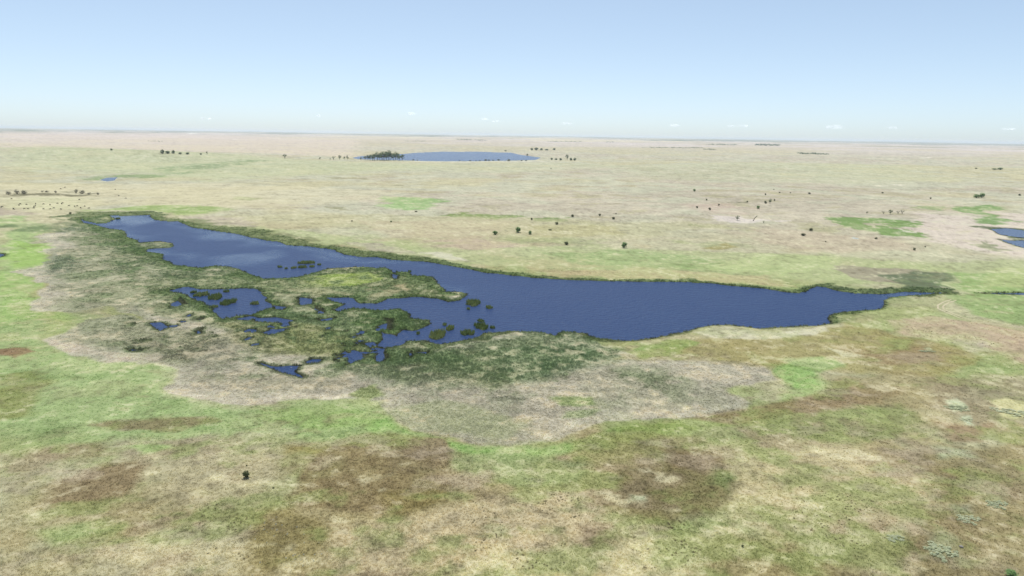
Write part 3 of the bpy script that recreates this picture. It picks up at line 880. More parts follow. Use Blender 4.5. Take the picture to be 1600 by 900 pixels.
tag(o, 'dense green and straw coloured reeds filling the marsh and lining the shore', None, None, 'stuff')
g_i = np.nonzero((~is_reed) & (pr < 0.5) & (u < 0.55) & (cr < 520))[0]
h = rng.uniform(0.15, 0.42, len(g_i)); sw = rng.uniform(0.45, 1.0, len(g_i)) * lod[g_i]
grass_protos = [tuft_mesh('grass_tuft', M_TUFT, 10, 0.5, 0.05, s, 0.6) for s in (11, 12, 13)]
o = scatter('grass', P3[g_i], np.clip(pc[g_i] * bright[g_i] * 1.8, 0, .85), np.stack([sw, sw, h], -1), grass_protos, 9)
tag(o, 'short tan and green prairie grass in tufts over the near ground', None, None, 'stuff')
print('tufts', len(r_i), len(g_i), time.time() - T0)


def scatter_in(poly_px, n, seed):
    P = flat(poly_px)
    rg = np.random.default_rng(seed)
    lo, hi = P.min(0), P.max(0)
    q = rg.uniform(lo, hi, (n * 6, 2))
    s = sdf_poly(P, q[:, 0], q[:, 1], 1.0)
    k = (s > 0) & (fbm(q[:, 0], q[:, 1], 6, seed, 2) > -0.1)
    q = q[k][:n]
    return np.column_stack([q, relief(q[:, 0], q[:, 1])])


clump = np.vstack([scatter_in(p, n, 60 + i) for i, (p, n) in enumerate([
    ([(735,785),(800,790),(815,870),(740,865)], 60), ([(830,765),(925,775),(905,815),(825,800)], 60), ([(1045,805),(1110,825),(1065,860),(1040,835)], 34),
    ([(1245,755),(1370,785),(1410,840),(1320,865),(1235,825)], 110), ([(300,780),(400,800),(400,880),(320,870)], 60), ([(990,840),(1100,860),(1080,895),(980,890)], 50),
    ([(1390,505),(1560,530),(1560,550),(1420,525)], 70), ([(1480,590),(1600,585),(1600,605),(1500,610)], 30), ([(800,850),(920,850),(900,895),(800,895)], 60)])])
rg = np.random.default_rng(77)
n = len(clump)
sz = rg.uniform(0.2, 0.6, (n, 1)) * np.array([[1.0, 1.0, 0.6]])
tn = pal(196, 182, 142) * rg.uniform(0.6, 1.3, (n, 1))
clump_protos = [tuft_mesh('tussock', M_TUFT, 16, 0.5, 0.12, s, 0.4) for s in (21, 22, 23)]
tag(scatter('tussocks', clump, tn, sz, clump_protos, 10), 'small dark brown tussocks dotted over the bare foreground slopes', None, None, 'stuff')
spec = np.vstack([scatter_in([(395,825),(470,825),(520,870),(470,890),(400,885)], 34, 91), scatter_in([(380,780),(470,830),(440,850),(390,830)], 14, 92)])
n = len(spec)
tag(scatter('pale_flowers', spec, np.tile([[0.72, 0.70, 0.58]], (n, 1)), rg.uniform(0.18, 0.42, (n, 1)) * np.ones((1, 3)), clump_protos, 12),
    'scattered whitish flower heads in the olive grass at the bottom left', None, None, 'stuff')


# ---------------------------------------------------------------- plants that can be counted
def leaf_cloud(rng, clumps, per, size, z0=0.0):
    """clumps: (x,y,z,rx,ry,rz). -> many small leaf faces through the volume"""
    v, f = [], []
    for (cx, cy, cz, rx, ry, rz) in clumps:
        for i in range(per):
            while True:
                p = Vector((rng.uniform(-1, 1), rng.uniform(-1, 1), rng.uniform(-1, 1)))
                if 0.15 < p.length < 1: break
            p = p * (0.72 + 0.28 * rng.random()) if p.length > .6 else p * 1.3
            c = Vector((cx + p.x * rx, cy + p.y * ry, max(z0, cz + p.z * rz)))
            n = (p.normalized() + Vector((rng.uniform(-.7, .7), rng.uniform(-.7, .7), rng.uniform(.7, 2.0)))).normalized()
            t1 = n.orthogonal().normalized(); t2 = n.cross(t1)
            s = size * rng.uniform(0.6, 1.3)
            b = len(v)
            v += [c - t1 * s, c - t2 * s * .6, c + t1 * s, c + t2 * s * .6]
            f.append((b, b + 1, b + 2, b + 3))
    return v, f


def tube(v, f, a, b, r0, r1, n=5):
    a, b = Vector(a), Vector(b)
    d = (b - a).normalized(); t1 = d.orthogonal().normalized(); t2 = d.cross(t1)
    k = len(v)
    for p, r in ((a, r0), (b, r1)):
        for i in range(n):
            q = 6.2832 * i / n
            v.append(p + (t1 * math.cos(q) + t2 * math.sin(q)) * r)
    for i in range(n):
        f.append((k + i, k + (i + 1) % n, k + n + (i + 1) % n, k + n + i))
    f.append(tuple(k + n + i for i in range(n)))


def make_tree(seed):
    """broad leaved tree 1 m high, to be scaled"""
    rng = random.Random(seed)
    v, f = [], []
    lx, ly = rng.uniform(-.03, .03), rng.uniform(-.03, .03)
    tube(v, f, (0, 0, -.03), (lx, ly, .38), .035, .024, 6)
    tube(v, f, (lx, ly, .38), (lx * 2, ly * 2, .72), .024, .010, 5)
    clumps = [(lx, ly, .80, .20, .20, .19)]
    for i in range(7):
        a = i * 0.9 + rng.uniform(-.3, .3); q = rng.uniform(.20, .34); z = rng.uniform(.26, .74)
        e = (q * math.cos(a), q * math.sin(a), z)
        tube(v, f, (lx, ly, rng.uniform(.26, .45)), e, .014, .005, 4)
        clumps.append((*e, rng.uniform(.13, .19), rng.uniform(.13, .19), rng.uniform(.10, .16)))
    lv, lf = leaf_cloud(rng, clumps + [(lx, ly, .5, .3, .3, .3)], 56, .045)
    return (v, f, M_BARK), (lv, lf, M_TREE)


def make_bush(seed, mat, flat_=1.0, leaves=46):
    """rounded shrub 1 m high and about as wide"""
    rng = random.Random(seed)
    v, f = [], []
    clumps = [(0, 0, .52, .42, .42, .46), (0, 0, .5, .40, .40, .44), (0, 0, .62, .3, .3, .36)]
    for i in range(6):
        a = i * 1.05 + rng.uniform(-.4, .4); q = rng.uniform(.2, .36)
        q *= .72; e = (q * math.cos(a), q * math.sin(a), rng.uniform(.24, .66))
        tube(v, f, (0, 0, -.04), e, .022, .008, 4)
        clumps.append((*e, rng.uniform(.16, .26), rng.uniform(.16, .26), rng.uniform(.2, .3)))
    lv, lf = leaf_cloud(rng, clumps + [(0, 0, .3, .4, .4, .3)], int(leaves * .8), .08, 0.01)
    return (v, f, M_BARK), (lv, lf, mat)


def make_sage(seed):
    """low spreading patch of pale shrubs"""
    rng = random.Random(seed)
    v, f, clumps = [], [], []
    for i in range(34):
        a = rng.uniform(0, 6.283); q = .42 * math.sqrt(rng.random()) * (1 + .25 * math.sin(3 * a + seed))
        e = (q * math.cos(a), q * math.sin(a), rng.uniform(.12, .5) * (1 - q))
        tube(v, f, (e[0] * .8, e[1] * .8, -.1), e, .008, .004, 3)
        clumps.append((*e, rng.uniform(.05, .12), rng.uniform(.05, .12), rng.uniform(.15, .4)))
    lv, lf = leaf_cloud(rng, clumps, 46, .030, .01)
    return (v, f, M_TWIG), (lv, lf, M_SAGE)


def make_wispy(seed):
    """thin half bare tree: stems, twigs, few leaves"""
    rng = random.Random(seed)
    v, f = [], []
    tips = []
    for i in range(6):
        a = i * 1.05 + rng.uniform(-.3, .3); q = rng.uniform(.12, .42); z = rng.uniform(.55, 1.0)
        m = (q * .4 * math.cos(a), q * .4 * math.sin(a), z * .5)
        e = (q * math.cos(a), q * math.sin(a), z)
        tube(v, f, (0, 0, -.03), m, .022, .016, 4); tube(v, f, m, e, .016, .006, 4)
        for k in range(4):
            b = rng.uniform(0, 6.28); l = rng.uniform(.1, .22)
            t = (e[0] + l * math.cos(b), e[1] + l * math.sin(b), e[2] * rng.uniform(.8, 1.02))
            tube(v, f, ((m[0] + e[0]) / 2, (m[1] + e[1]) / 2, (m[2] + e[2]) / 2), t, .009, .004, 3)
            tips.append((*t, .10, .10, .12)); tips.append(((m[0] + t[0]) / 2, (m[1] + t[1]) / 2, (m[2] + t[2]) / 2, .09, .09, .14))
    lv, lf = leaf_cloud(rng, tips, 5, .035)
    return (v, f, M_TWIG), (lv, lf, M_TREE)


def proto_meshes(build, n, name_a, name_b, *args):
    res = []
    for s in range(n):
        (v, f, ma), (lv, lf, mb) = build(100 + s * 7, *args)
        a = bpy.data.meshes.new(name_a); a.from_pydata([tuple(p) for p in v], [], f); a.materials.append(ma)
        b = bpy.data.meshes.new(name_b); b.from_pydata([tuple(p) for p in lv], [], lf); b.materials.append(mb)
        res.append((a, b))
    return res


KINDS = {
    'tree': (proto_meshes(make_tree, 4, 'trunk', 'crown'), 'tree', 'tree', 'trunk', 'crown'),
    'bush': (proto_meshes(make_bush, 3, 'stem', 'foliage', M_BUSH), 'bush', 'bush', 'stem', 'foliage'),
    'juniper': (proto_meshes(make_bush, 3, 'stem', 'foliage', M_JUNI), 'juniper_bush', 'bush', 'stem', 'foliage'),
    'scrub': (proto_meshes(make_bush, 3, 'stem', 'foliage', M_SCRUB, 1.0, 16), 'grey_shrub', 'shrub', 'stem', 'foliage'),
    'low': (proto_meshes(make_bush, 3, 'trunk', 'crown', M_TREE), 'tree', 'tree', 'trunk', 'crown'),
    'sage': (proto_meshes(make_sage, 3, 'stem', 'foliage'), 'shrub_patch', 'shrub', 'stem', 'foliage'),
    'wispy': (proto_meshes(make_wispy, 3, 'trunk', 'crown'), 'bare_tree', 'tree', 'trunk', 'crown'),
}
prng = random.Random(3)


def plant(kind, px, py, hpx, wpx, label, group=None, sink=0.0, deep=None):
    protos, nm, cat, pa, pb = KINDS[kind]
    p = ground_at(px, py)
    s = px_scale(p)
    e = bpy.data.objects.new(nm, None)
    COL.objects.link(e)
    e.location = p - Vector((0, 0, sink * hpx * s))
    sx = wpx * s / (0.9 if kind != 'tree' else 0.85)
    e.scale = (sx, sx if deep is None else deep * s, hpx * s)
    e.rotation_euler = (0, 0, prng.uniform(-0.4, 0.4) if wpx > 1.6 * hpx else prng.uniform(0, 6.28))
    tag(e, label, cat, group)
    a, b = prng.choice(protos)
    for n_, m_ in ((pa, a), (pb, b)):
        q = link(n_, m_, e)
        if kind == 'sage': q['kind'] = 'stuff'
    return e


# far trees: the grove by the lake
G1 = 'cottonwoods in the grove by the far lake'
for i in range(17):
    x = 571 + i * 3.6 + prng.uniform(-1.2, 1.2)
    hh = 1.18 * np.interp(x, [570, 578, 585, 595, 607, 612, 620, 625, 632], [6, 8, 10.5, 11, 13, 11.5, 10.5, 9, 7]) * prng.uniform(.85, 1.08)
    plant('tree', x, 250.6 + prng.uniform(-.8, .6), hh, hh * prng.uniform(.75, 1.05), 'green tree in the dense grove at the left end of the far blue lake', G1)
for px, py, h, wd, lab in [
    (564,250.5,5.5,4,'small tree standing just left of the dense grove by the far lake'),
    (543,250,8,4.5,'upright tree right of a pair at the left tip of the far lake'),
    (538,250,6.5,3.5,'thin tree, middle of the three at the left tip of the far lake'),
    (531,250,8.5,5,'taller rounded tree, left of the three at the left tip of the far lake'),
    (445,248,7.5,6.5,'lone round tree in the far tan grass left of the far lake'),
    (500,249.3,4,4,'small lone tree between the round tree and the far lake'),
    (254,240,6.5,7,'large dark tree at the left end of the row on the far left ridge'),
    (262,240,4.5,8,'low wide dark tree, second in the row on the far left ridge'),
    (271,240,5.5,6,'dark round tree, third in the row on the far left ridge'),
    (281.5,241,3.2,6,'low dark clump right of the three big trees on the far left ridge'),
    (293,241.3,3.5,6,'low dark clump in the middle of the row on the far left ridge'),
    (314,242,3,4,'small tree, last but one of the row on the far left ridge'),
    (323.5,241.6,5.2,3,'slim upright tree at the right end of the row on the far left ridge'),
    (174,235,3,4,'tiny dark tree alone on the far left pink grassland'),
    (886,250.5,10.5,5.5,'tall tree rising from the clump right of the far lake'),
    (862,250,4,5,'low green tree at the left of the clump right of the far lake'),
    (869,250,3,6,'low wide tree next to the left end of the clump right of the far lake'),
    (876,250.5,4,6,'low tree left of the tall one right of the far lake'),
    (892,251,5,6,'bushy tree just right of the tall one right of the far lake'),
    (898,251,5,6,'bushy tree at the right end of the clump right of the far lake'),
    (831,235,4.5,6,'dark tree at the left end of the cluster behind the far lake'),
    (838,235,5.2,8,'biggest dark tree in the cluster behind the far lake'),
    (846,235,4,6,'dark tree right of the biggest one behind the far lake'),
    (854,235,2.6,8,'low dark tree in the cluster behind the far lake'),
    (866,234.6,3.6,6,'pointed dark tree at the right end of the cluster behind the far lake'),
    (790,236.5,2.2,5,'small shrubby tree on the back shore of the far lake'),
    (824,243,3,4,'small tree at the white right hand beach of the far lake')]:
    plant('tree' if h > wd * .95 else 'low', px, py, h, wd, lab)
for px, py, h, wd in [(646,250.6,2,5),(652,250.8,1.6,3),(718,251.3,1.6,3),(734.5,252,2.2,4),(744,252,1.5,4),(749.5,252,1.8,4),(759,251.5,3,6),(764,251.5,2.6,5),(770.5,251.2,2,4),(779,251,2.6,6),(795,251.8,3.6,6),(815,251.5,1.8,4),(822,251.6,1.8,4)]:
    plant('juniper', px, py, h, wd, 'low dark shrub on the near shore of the far blue lake', 'shrubs along the near shore of the far lake')
for px, py, h, wd, lab in [
    (516,249.6,3,3,'faint bare tree right of the small lone tree near the far lake'),
    (521,249.8,6.5,6,'wispy leafless tree just left of the far lake trees'),
    (13.5,304,6,7,'wispy grey tree at the left end of the row behind the cattle'),
    (27,303.4,8.5,8,'tallest wispy grey tree, second in the row behind the cattle'),
    (38,303.4,7.5,8,'wispy grey tree, third in the row behind the cattle'),
    (66,300.3,3.2,4,'tiny bare shrub tree left of a pair above the dark strip'),
    (73,300.5,3.4,7,'low bare shrub tree, middle one above the dark strip'),
    (87,301.5,4.5,4.5,'small bare tree over the middle of the dark strip'),
    (119,302,8,6,'dense wispy tree, first of three right of the dark strip'),
    (128.5,302.8,7,8,'dense wispy tree, middle of three right of the dark strip'),
    (139,303.8,4,5,'short wispy tree, last of three right of the dark strip'),
    (153,304.6,5,4,'faint thin tree at the right end of the row behind the cattle'),
    (1193,348.5,4,4,'faint bare tree right of the leaning tree on the white ground'),
    (1380,334.4,4.5,5,'faint wispy tree left of the tallest tree above the wet green strip'),
    (1403,334.2,4,5,'faint wispy tree right of the tallest tree above the wet green strip'),
    (1409.5,334.2,5.5,6,'wispy tree at the right end of the row above the wet green strip')]:
    if py < 310 and px < 200: lab = lab.replace('shrub tree', 'shrub').replace('tree', 'shrub')
    plant('scrub' if py < 310 and px < 200 else 'wispy', px, py, h * (.85 if px < 200 else 1), wd * (1.15 if px < 200 else 1), lab)
for px, py, h, wd, lab in [
    (1391,335,7.5,6,'tallest dark tree in the row above the wet green strip'),
    (1152,344.3,8,6.5,'leafy green tree at the edge of the white ground'),
    (1203,318.8,9,5,'dark conical tree between two junipers on the far plain'),
    (1354.5,334.4,4,3,'small dark leaning tree above the left end of the wet green strip')]:
    plant('tree', px, py, h, wd, lab)
for px, py, h, wd, lab in [
    (773.6,366.8,7.5,10,'rounded green bush, left one of three below the long green strip'),
    (809.5,363.4,10.5,10.5,'largest green bush, middle of three below the long green strip'),
    (828,366.4,7,7.5,'smaller green bush, right one of three below the long green strip'),
    (975,387.2,11,11,'bright green bush alone on the grass above the lake'),
    (1085,299.3,5,5.5,'small green bush at the back of the bushy plain'),
    (1184.5,326.3,5.5,6,'green bush below the dark conical tree'),
    (1534,309,7.5,8,'tall half of a wide green thicket on the right plain'),
    (1526,309.3,5.5,10,'low half of a wide green thicket on the right plain'),
    (611,347.3,3,4,'small green bush at the end of a dark strip above the lake'),
    (1563,265.4,3.4,7,'far green bush at the right end of a low dark streak'),
    (1554,265,1.8,8,'low green streak of brush on the far right plain'),
    (1580,903,11,16,'green bush cut by the bottom edge at the right')]:
    plant('bush', px, py, h, wd, lab)
for px, py, h, wd, lab in [
    (385,746.5,12.5,12,'dark green juniper bush alone on the near tan slope'),
    (885,382.5,6,8.5,'brown green juniper between the green bushes above the lake'),
    (830.6,343.8,4.2,4.5,'dark juniper at the left end of the short green strip'),
    (870,350.8,4.8,7,'dark juniper at the right end of the short green strip'),
    (859.5,359.7,2.2,7,'flat brown shrub below the short green strip'),
    (894.5,339.2,5,6,'dark juniper right of the short green strip, leftmost of four'),
    (937,337.7,4.4,5,'dark juniper, second of the four right of the short green strip'),
    (958.5,342.7,4.4,6.5,'dark juniper, lowest of the four right of the short green strip'),
    (962.5,334.6,2.2,3,'tiny dark juniper, topmost of the four right of the short green strip'),
    (550,346.2,2.6,3.5,'tiny dark shrub alone above the reedy north shore'),
    (650,331.3,2.2,6,'flat dark shrub below the bright green patch'),
    (1089,325.3,4,4.5,'dark juniper on the pinkish ground, leftmost of four'),
    (1104,313.3,3.3,3.5,'small dark juniper on the pinkish ground, topmost of four'),
    (1109,328.3,4.6,5,'large dark juniper on the pinkish ground, lowest of four'),
    (1123,321.2,3.2,4,'small dark juniper on the pinkish ground, rightmost of four'),
    (1167.5,316.4,3.2,3,'small dark juniper alone right of the pinkish ground'),
    (1196,318.3,5,5,'dark juniper touching the left side of the conical tree'),
    (1210,313.8,3,3.2,'small dark juniper just right of the conical tree'),
    (1196,305,3.2,3,'small dark juniper above the conical tree'),
    (1218,301.6,2,3,'tiny dark shrub upper right of the conical tree'),
    (1235,301.8,1.7,3,'faint tiny shrub between two dark ones on the far plain'),
    (1209,296.6,1.6,2.5,'faintest tiny shrub at the back of the bushy plain'),
    (1264.5,303.3,3,4.5,'dark juniper alone at the right of the bushy plain'),
    (1267,360.8,4.8,6.5,'dark pointed juniper behind the wide low one'),
    (1255,368.3,4.4,8.5,'wide low dark juniper on the pink slope above the lake'),
    (1368.5,373.4,2.8,5.5,'low dark juniper below the wet green strip'),
    (1428.5,391,4,4.5,'dark juniper on the tan slope right of the wet green strip'),
    (1445.5,386.3,2,2.5,'tiny dark shrub beside the juniper on the tan slope'),
    (1290,378.3,2.2,2.5,'tiny dark shrub right of the two junipers on the pink slope'),
    (1454,310.8,2.6,3,'small dark shrub left of the wide green thicket'),
    (1379,302,1.8,4,'faint flat shrub on the far right plain'),
    (1593,305.8,2.8,4,'small dark juniper at the right edge beyond the thicket'),
    (1525,263.8,1.8,4,'faint dark shrub left of the far green brush'),
    (861,264,1.2,4,'faint dark shrub in the grass this side of the far lake'),
    (1160,854.5,4,4.5,'tiny dark shrub on the bottom slope right of centre'),
    (427,763,2.6,2.6,'tiny dark shrub right of the lone near juniper'),
    (385.5,728,2.2,3,'tiny brown shrub just above the lone near juniper'),
    (110,334.5,3,4.5,'round dark bush at the edge of the cattle pasture')]:
    plant('juniper', px, py, h, wd, lab)
for px, py, h, wd, dp, lab in [
    (1468,862,9,38,44,'large pale green shrub patch near the bottom right corner'),
    (1512,812,5,32,24,'greyish white shrub patch right of centre on the brown slope'),
    (1557,789,6,30,22,'bright green shrub patch near the right edge of the slope'),
    (1396,841,6,26,20,'small light green shrub patch left of the large pale one'),
    (1497,638,5,28,24,'pale shrub patch on the olive slope, upper of a pair'),
    (1511,656,4,16,12,'small pale shrub patch below its larger neighbour'),
    (1590,646,6,50,30,'straw green shrub patch at the right edge'),
    (1446,549,4,26,8,'thin pale shrub streak on the brown slope near the track')]:
    plant('sage', px, py, h * .55, wd, lab, None, 0, dp)

# leaning dead tree
p = ground_at(1176.5, 345.3); s = px_scale(p)
e = bpy.data.objects.new('leaning_tree', None); COL.objects.link(e); e.location = p
tag(e, 'dark half fallen tree leaning to the right on the white ground', 'tree')
v, f = [], []
tube(v, f, (0, 0, -.3), (2.6 * s, 0, 4.6 * s), .55 * s, .45 * s, 6); tube(v, f, (2.6 * s, 0, 4.6 * s), (5.4 * s, 0.3, 7.6 * s), .4 * s, .1, 5)
tube(v, f, (2.6 * s, 0, 4.6 * s), (2.2 * s, 0.6, 6.6 * s), .18 * s, .06, 4)
m_ = bpy.data.meshes.new('trunk'); m_.from_pydata([tuple(q) for q in v], [], f); m_.materials.append(M_BARK); link('trunk', m_, e)
lv, lf = leaf_cloud(random.Random(5), [(4.2 * s, 0, 6.4 * s, 1.5 * s, 1.2 * s, 1.1 * s), (5.2 * s, 0, 7.5 * s, 1.2 * s, 1 * s, .8 * s), (2.6 * s, 0, 5 * s, .8 * s, .8 * s, .9 * s)], 30, .35 * s)
m_ = bpy.data.meshes.new('crown'); m_.from_pydata([tuple(q) for q in lv], [], lf); m_.materials.append(M_TREE); link('crown', m_, e)


# far belts of trees that read as one line each
def belt(px0, py0, px1, py1, hpx, n, label, seed):
    rg = random.Random(seed)
    v, f = [], []
    for i in range(n):
        t = (i + rg.uniform(-.4, .4)) / max(1, n - 1)
        p = ground_at(px0 + (px1 - px0) * t, py0 + (py1 - py0) * t + rg.uniform(-.25, .25))
        s = px_scale(p)
        h = hpx * s * rg.uniform(.5, 1.15)
        wv = h * rg.uniform(.7, 1.6)
        lv, lf = leaf_cloud(rg, [(p.x, p.y, p.z + h * .55, wv, wv, h * .5)], 26, h * .28, p.z - .5)
        k = len(v)
        v += lv; f += [tuple(a + k for a in q) for q in lf]
    m_ = bpy.data.meshes.new('tree_belt'); m_.from_pydata([tuple(q) for q in v], [], f); m_.materials.append(M_TREE)
    tag(link('tree_belt', m_), label, None, None, 'stuff')


for i, b in enumerate([
    (1003,231.2,1096,231.6,1.7,44,'long thin dark tree line far off right of the far lake'),
    (1100,233.6,1118,234.4,2.2,12,'short dark wood at the right end of the long tree line'),
    (1180,227.2,1217,228,3,22,'bluish wood near the horizon right of centre'),
    (1105,226.4,1150,227,2,20,'faint bluish wood left of the darker one near the horizon'),
    (1248,240.6,1294,241.6,2.6,26,'dark belt of trees in the far grassland right of centre'),
    (857,221.4,908,222,1.6,24,'thin dark tree line near the horizon above the far lake'),
    (634,221.2,665,221,1.4,16,'thin dark tree line near the horizon above the grove'),
    (715,218.6,760,219.8,1.8,18,'thin bluish wood close under the horizon at centre'),
    (948,222.4,958,222.6,1.8,6,'small dark wood near the horizon right of the far lake'),
    (1551,264.6,1562,265.2,1.6,7,'low brush streak beside the far bush on the right'),
    (232,220.8,254,221.6,1.4,7,'tiny dark tree line on the far left grassland')]):
    belt(*b, 300 + i)


# ---------------------------------------------------------------- reed islets standing in the water
def islet(px, py, wpx, hpx, label, group=None, reed_col=None, seed=0):
    rg = random.Random(seed + int(px * 7))
    P = flat([(px, py)])[0]
    d = math.hypot(*P); s = math.hypot(d, CAM_Z) / F_PX
    rx = max(0.8, wpx * s / 2)
    ry = max(0.7, min(rx * 1.4, (hpx * s) / 2 / math.sin(math.atan(CAM_Z / d)) * .85))
    e = bpy.data.objects.new('reed_islet', None); COL.objects.link(e)
    e.location = (P[0], P[1], 0)
    tag(e, label, 'islet', group)
    n = 18
    v, f = [(0, 0, .35)], []
    rings = ((.55, .30), (.9, .12), (1.06, -.25))
    ph = [1 + .22 * math.sin(2 * 6.2832 * i / n + px) + .16 * math.sin(5 * 6.2832 * i / n + py) + rg.uniform(-.14, .14) for i in range(n)]
    for q, z in rings:
        for i in range(n):
            a = 6.2832 * i / n
            v.append((rx * q * ph[i] * math.cos(a), ry * q * ph[i] * math.sin(a), z))
    for i in range(n):
        j = (i + 1) % n
        f.append((0, 1 + i, 1 + j))
        for r in range(2): f.append((1 + r * n + i, 1 + (r + 1) * n + i, 1 + (r + 1) * n + j, 1 + r * n + j))
    m_ = bpy.data.meshes.new('mound'); m_.from_pydata(v, [], f); m_.materials.append(M_MUD); m_.materials.append(M_MOSS)
    for pl in m_.polygons: pl.material_index = 1 if max(m_.vertices[q].co.z for q in pl.vertices) > .2 else 0
    link('mound', m_, e)
    v, f = [], []
    cnt = int(min(900, 60 + 34 * rx * ry))
    for i in range(cnt):
        a = rg.uniform(0, 6.283); q = math.sqrt(rg.random()) * .98
        k = int(a / 6.2832 * n) % n
        x, y = rx * q * ph[k] * math.cos(a), ry * q * ph[k] * math.sin(a)
        h = rg.uniform(.7, 1.9) * (1.0 if rx > 2 else .8) * (.75 + .4 * q)
        wa, ta, wd = rg.uniform(0, 3.14), rg.uniform(0, 6.28), rg.uniform(.10, .22)
        ux, uy = math.cos(wa) * wd, math.sin(wa) * wd
        tx, ty = math.cos(ta) * .3, math.sin(ta) * .3
        b = len(v)
        v += [(x - ux, y - uy, .0), (x + ux, y + uy, .0), (x + ux * .7 + tx * .5, y + uy * .7 + ty * .5, h * .65), (x - ux * .7 + tx * .5, y - uy * .7 + ty * .5, h * .65), (x + tx, y + ty, h)]
        f += [(b, b + 1, b + 2, b + 3), (b + 3, b + 2, b + 4)]
    m_ = bpy.data.meshes.new('reeds'); m_.from_pydata(v, [], f); m_.materials.append(M_REED)
    r = link('reeds', m_, e); r['kind'] = 'stuff'


M_REED = leaf_material('islet_reeds', tuple(pal(88, 118, 60)), tuple(pal(164, 170, 106) * 1.2), .35)
for a in [
    (684,524,28,20,'large round reed islet in the bay at the lower left of the lake'),
    (703,514,13,9,'small islet right above the large round one in the bay'),
    (695,508,6,5,'tiny islet left above the small one in the bay'),
    (730.5,521,18,11,'oval reed islet in the middle of the bay mouth'),
    (752,511,24,9,'wide islet with a knob on top near the marsh point'),
    (751,502,9,6,'knob of reeds just behind the wide islet near the marsh point'),
    (769,512.5,7,7,'small dark islet right of the wide one near the marsh point'),
    (740,474,24,9,'ragged reed islet off the tip of the middle island'),
    (764,481,10,6,'small islet right of the ragged one in open water'),
    (732,483.5,4,3,'speck of reeds below the ragged islet'),
    (653,522,4,4,'speck of reeds in the narrow bay'),
    (479,411,20,4,'flat reed islet, largest in the upper arm of the lake'),
    (437,417.5,6,7,'dark reed clump at the left of the upper arm group'),
    (459,419,7,5,'dark reed clump left of centre in the upper arm group'),
    (473,418,10,3,'low streak of reeds in the middle of the upper arm group'),
    (487,417,7,3,'low reed clump at the right of the upper arm group'),
    (447,420,4,2.5,'tiny reed clump between the two dark ones in the upper arm'),
    (499,414,5,2.5,'faint reed speck right of the flat islet'),
    (315,461,16,9,'dark reed islet at the left of the marsh pond'),
    (337,465,20,10,'broken reed islet in the middle of the marsh pond'),
    (357,473,20,11,'bright green oval islet in the marsh pond'),
    (354,456,7,6,'small dark islet by the back bank of the marsh pond'),
    (398,475,10,7,'dark islet at the right end of the marsh pond'),
    (335,480,8,5,'small islet near the front left bank of the marsh pond'),
    (303,457,7,6,'dark clump in the left corner of the marsh pond'),
    (184.5,342,5,4,'single dark reed clump at the far west end of the lake'),
    (640,425,5,4,'dark reed clump off the back of the middle island')]:
    islet(*a)

# ---------------------------------------------------------------- cattle on the far left pasture
def make_cow():
    pts = [(-.75,0,1.05),(-.25,0,1.02),(.3,0,1.05),(.75,0,1.12),(1.05,0,.95),(1.3,0,.62),(1.5,0,.42),
           (-.72,.2,.62),(-.72,.2,.0),(-.72,-.2,.62),(-.72,-.2,.0),(.62,.2,.6),(.62,.2,.0),(.62,-.2,.6),(.62,-.2,.0),(-.98,0,.95),(-1.02,0,.45),(1.28,.16,.72),(1.28,-.16,.72)]
    ed = [(0,1),(1,2),(2,3),(3,4),(4,5),(5,6),(0,7),(7,8),(0,9),(9,10),(3,11),(11,12),(3,13),(13,14),(0,15),(15,16),(5,17),(5,18)]
    rad = [.34,.40,.40,.32,.2,.15,.10,.15,.06,.15,.06,.13,.06,.13,.06,.06,.04,.05,.05]
    me = bpy.data.meshes.new('cow_frame'); me.from_pydata(pts, ed, [])
    o = bpy.data.objects.new('cow_frame', me); COL.objects.link(o)
    o.modifiers.new('skin', 'SKIN')
    for i, r in enumerate(rad): me.skin_vertices[0].data[i].radius = (r, r)
    me.skin_vertices[0].data[1].use_root = True
    sb = o.modifiers.new('smooth', 'SUBSURF'); sb.levels = 1; sb.render_levels = 1
    dg = bpy.context.evaluated_depsgraph_get()
    m2 = bpy.data.meshes.new_from_object(o.evaluated_get(dg))
    m2.name = 'cow'
    m2.materials.clear(); m2.materials.append(M_COW)
    bpy.data.objects.remove(o); bpy.data.meshes.remove(me)
    return m2


cow_me = make_cow()
for zx, zy in [(108,728),(190,777),(178,788),(248,781),(335,774),(320,801),(318,815),(332,790),(125,820),(130,828),(228,822),(262,823),(408,778),(408,823),
               (470,785),(472,826),(505,816),(540,772),(588,768),(572,826),(580,775),(648,794),(700,799),(725,796),(745,737),(757,812),(795,798),(835,817),
               (610,620),(570,634),(22,803),(10,806),(1180,724),(1080,640),(1115,700)]:
    p = ground_at(zx / 6, 190 + zy / 6)
    c = link('cow', cow_me); c.location = p
    c.rotation_euler = (0, 0, prng.choice([0, math.pi]) + prng.uniform(-.7, .7))
    c.scale = (1.1,) * 3
    tag(c, 'dark cow grazing on the pale pasture at the far left', 'cow', 'cattle grazing on the far left pasture')

# a stone, the cart track, clouds
rg = random.Random(9)
p = ground_at(1502, 855)
v, f = leaf_cloud(rg, [], 0, 1)
import bmesh
bm = bmesh.new(); bmesh.ops.create_icosphere(bm, subdivisions=2, radius=.55)
for q in bm.verts: q.co = q.co * (1 + .22 * vnoise(np.array([q.co.x * 2 + 5]), np.array([q.co.y * 2 + q.co.z * 3]), .7, 4)[0]); q.co.z *= .62
m_ = bpy.data.meshes.new('rock'); bm.to_mesh(m_); bm.free(); m_.materials.append(M_ROCK)
o = link('rock', m_); o.location = p + Vector((0, 0, .15)); tag(o, 'single grey stone right of the large pale shrub patch', 'rock')

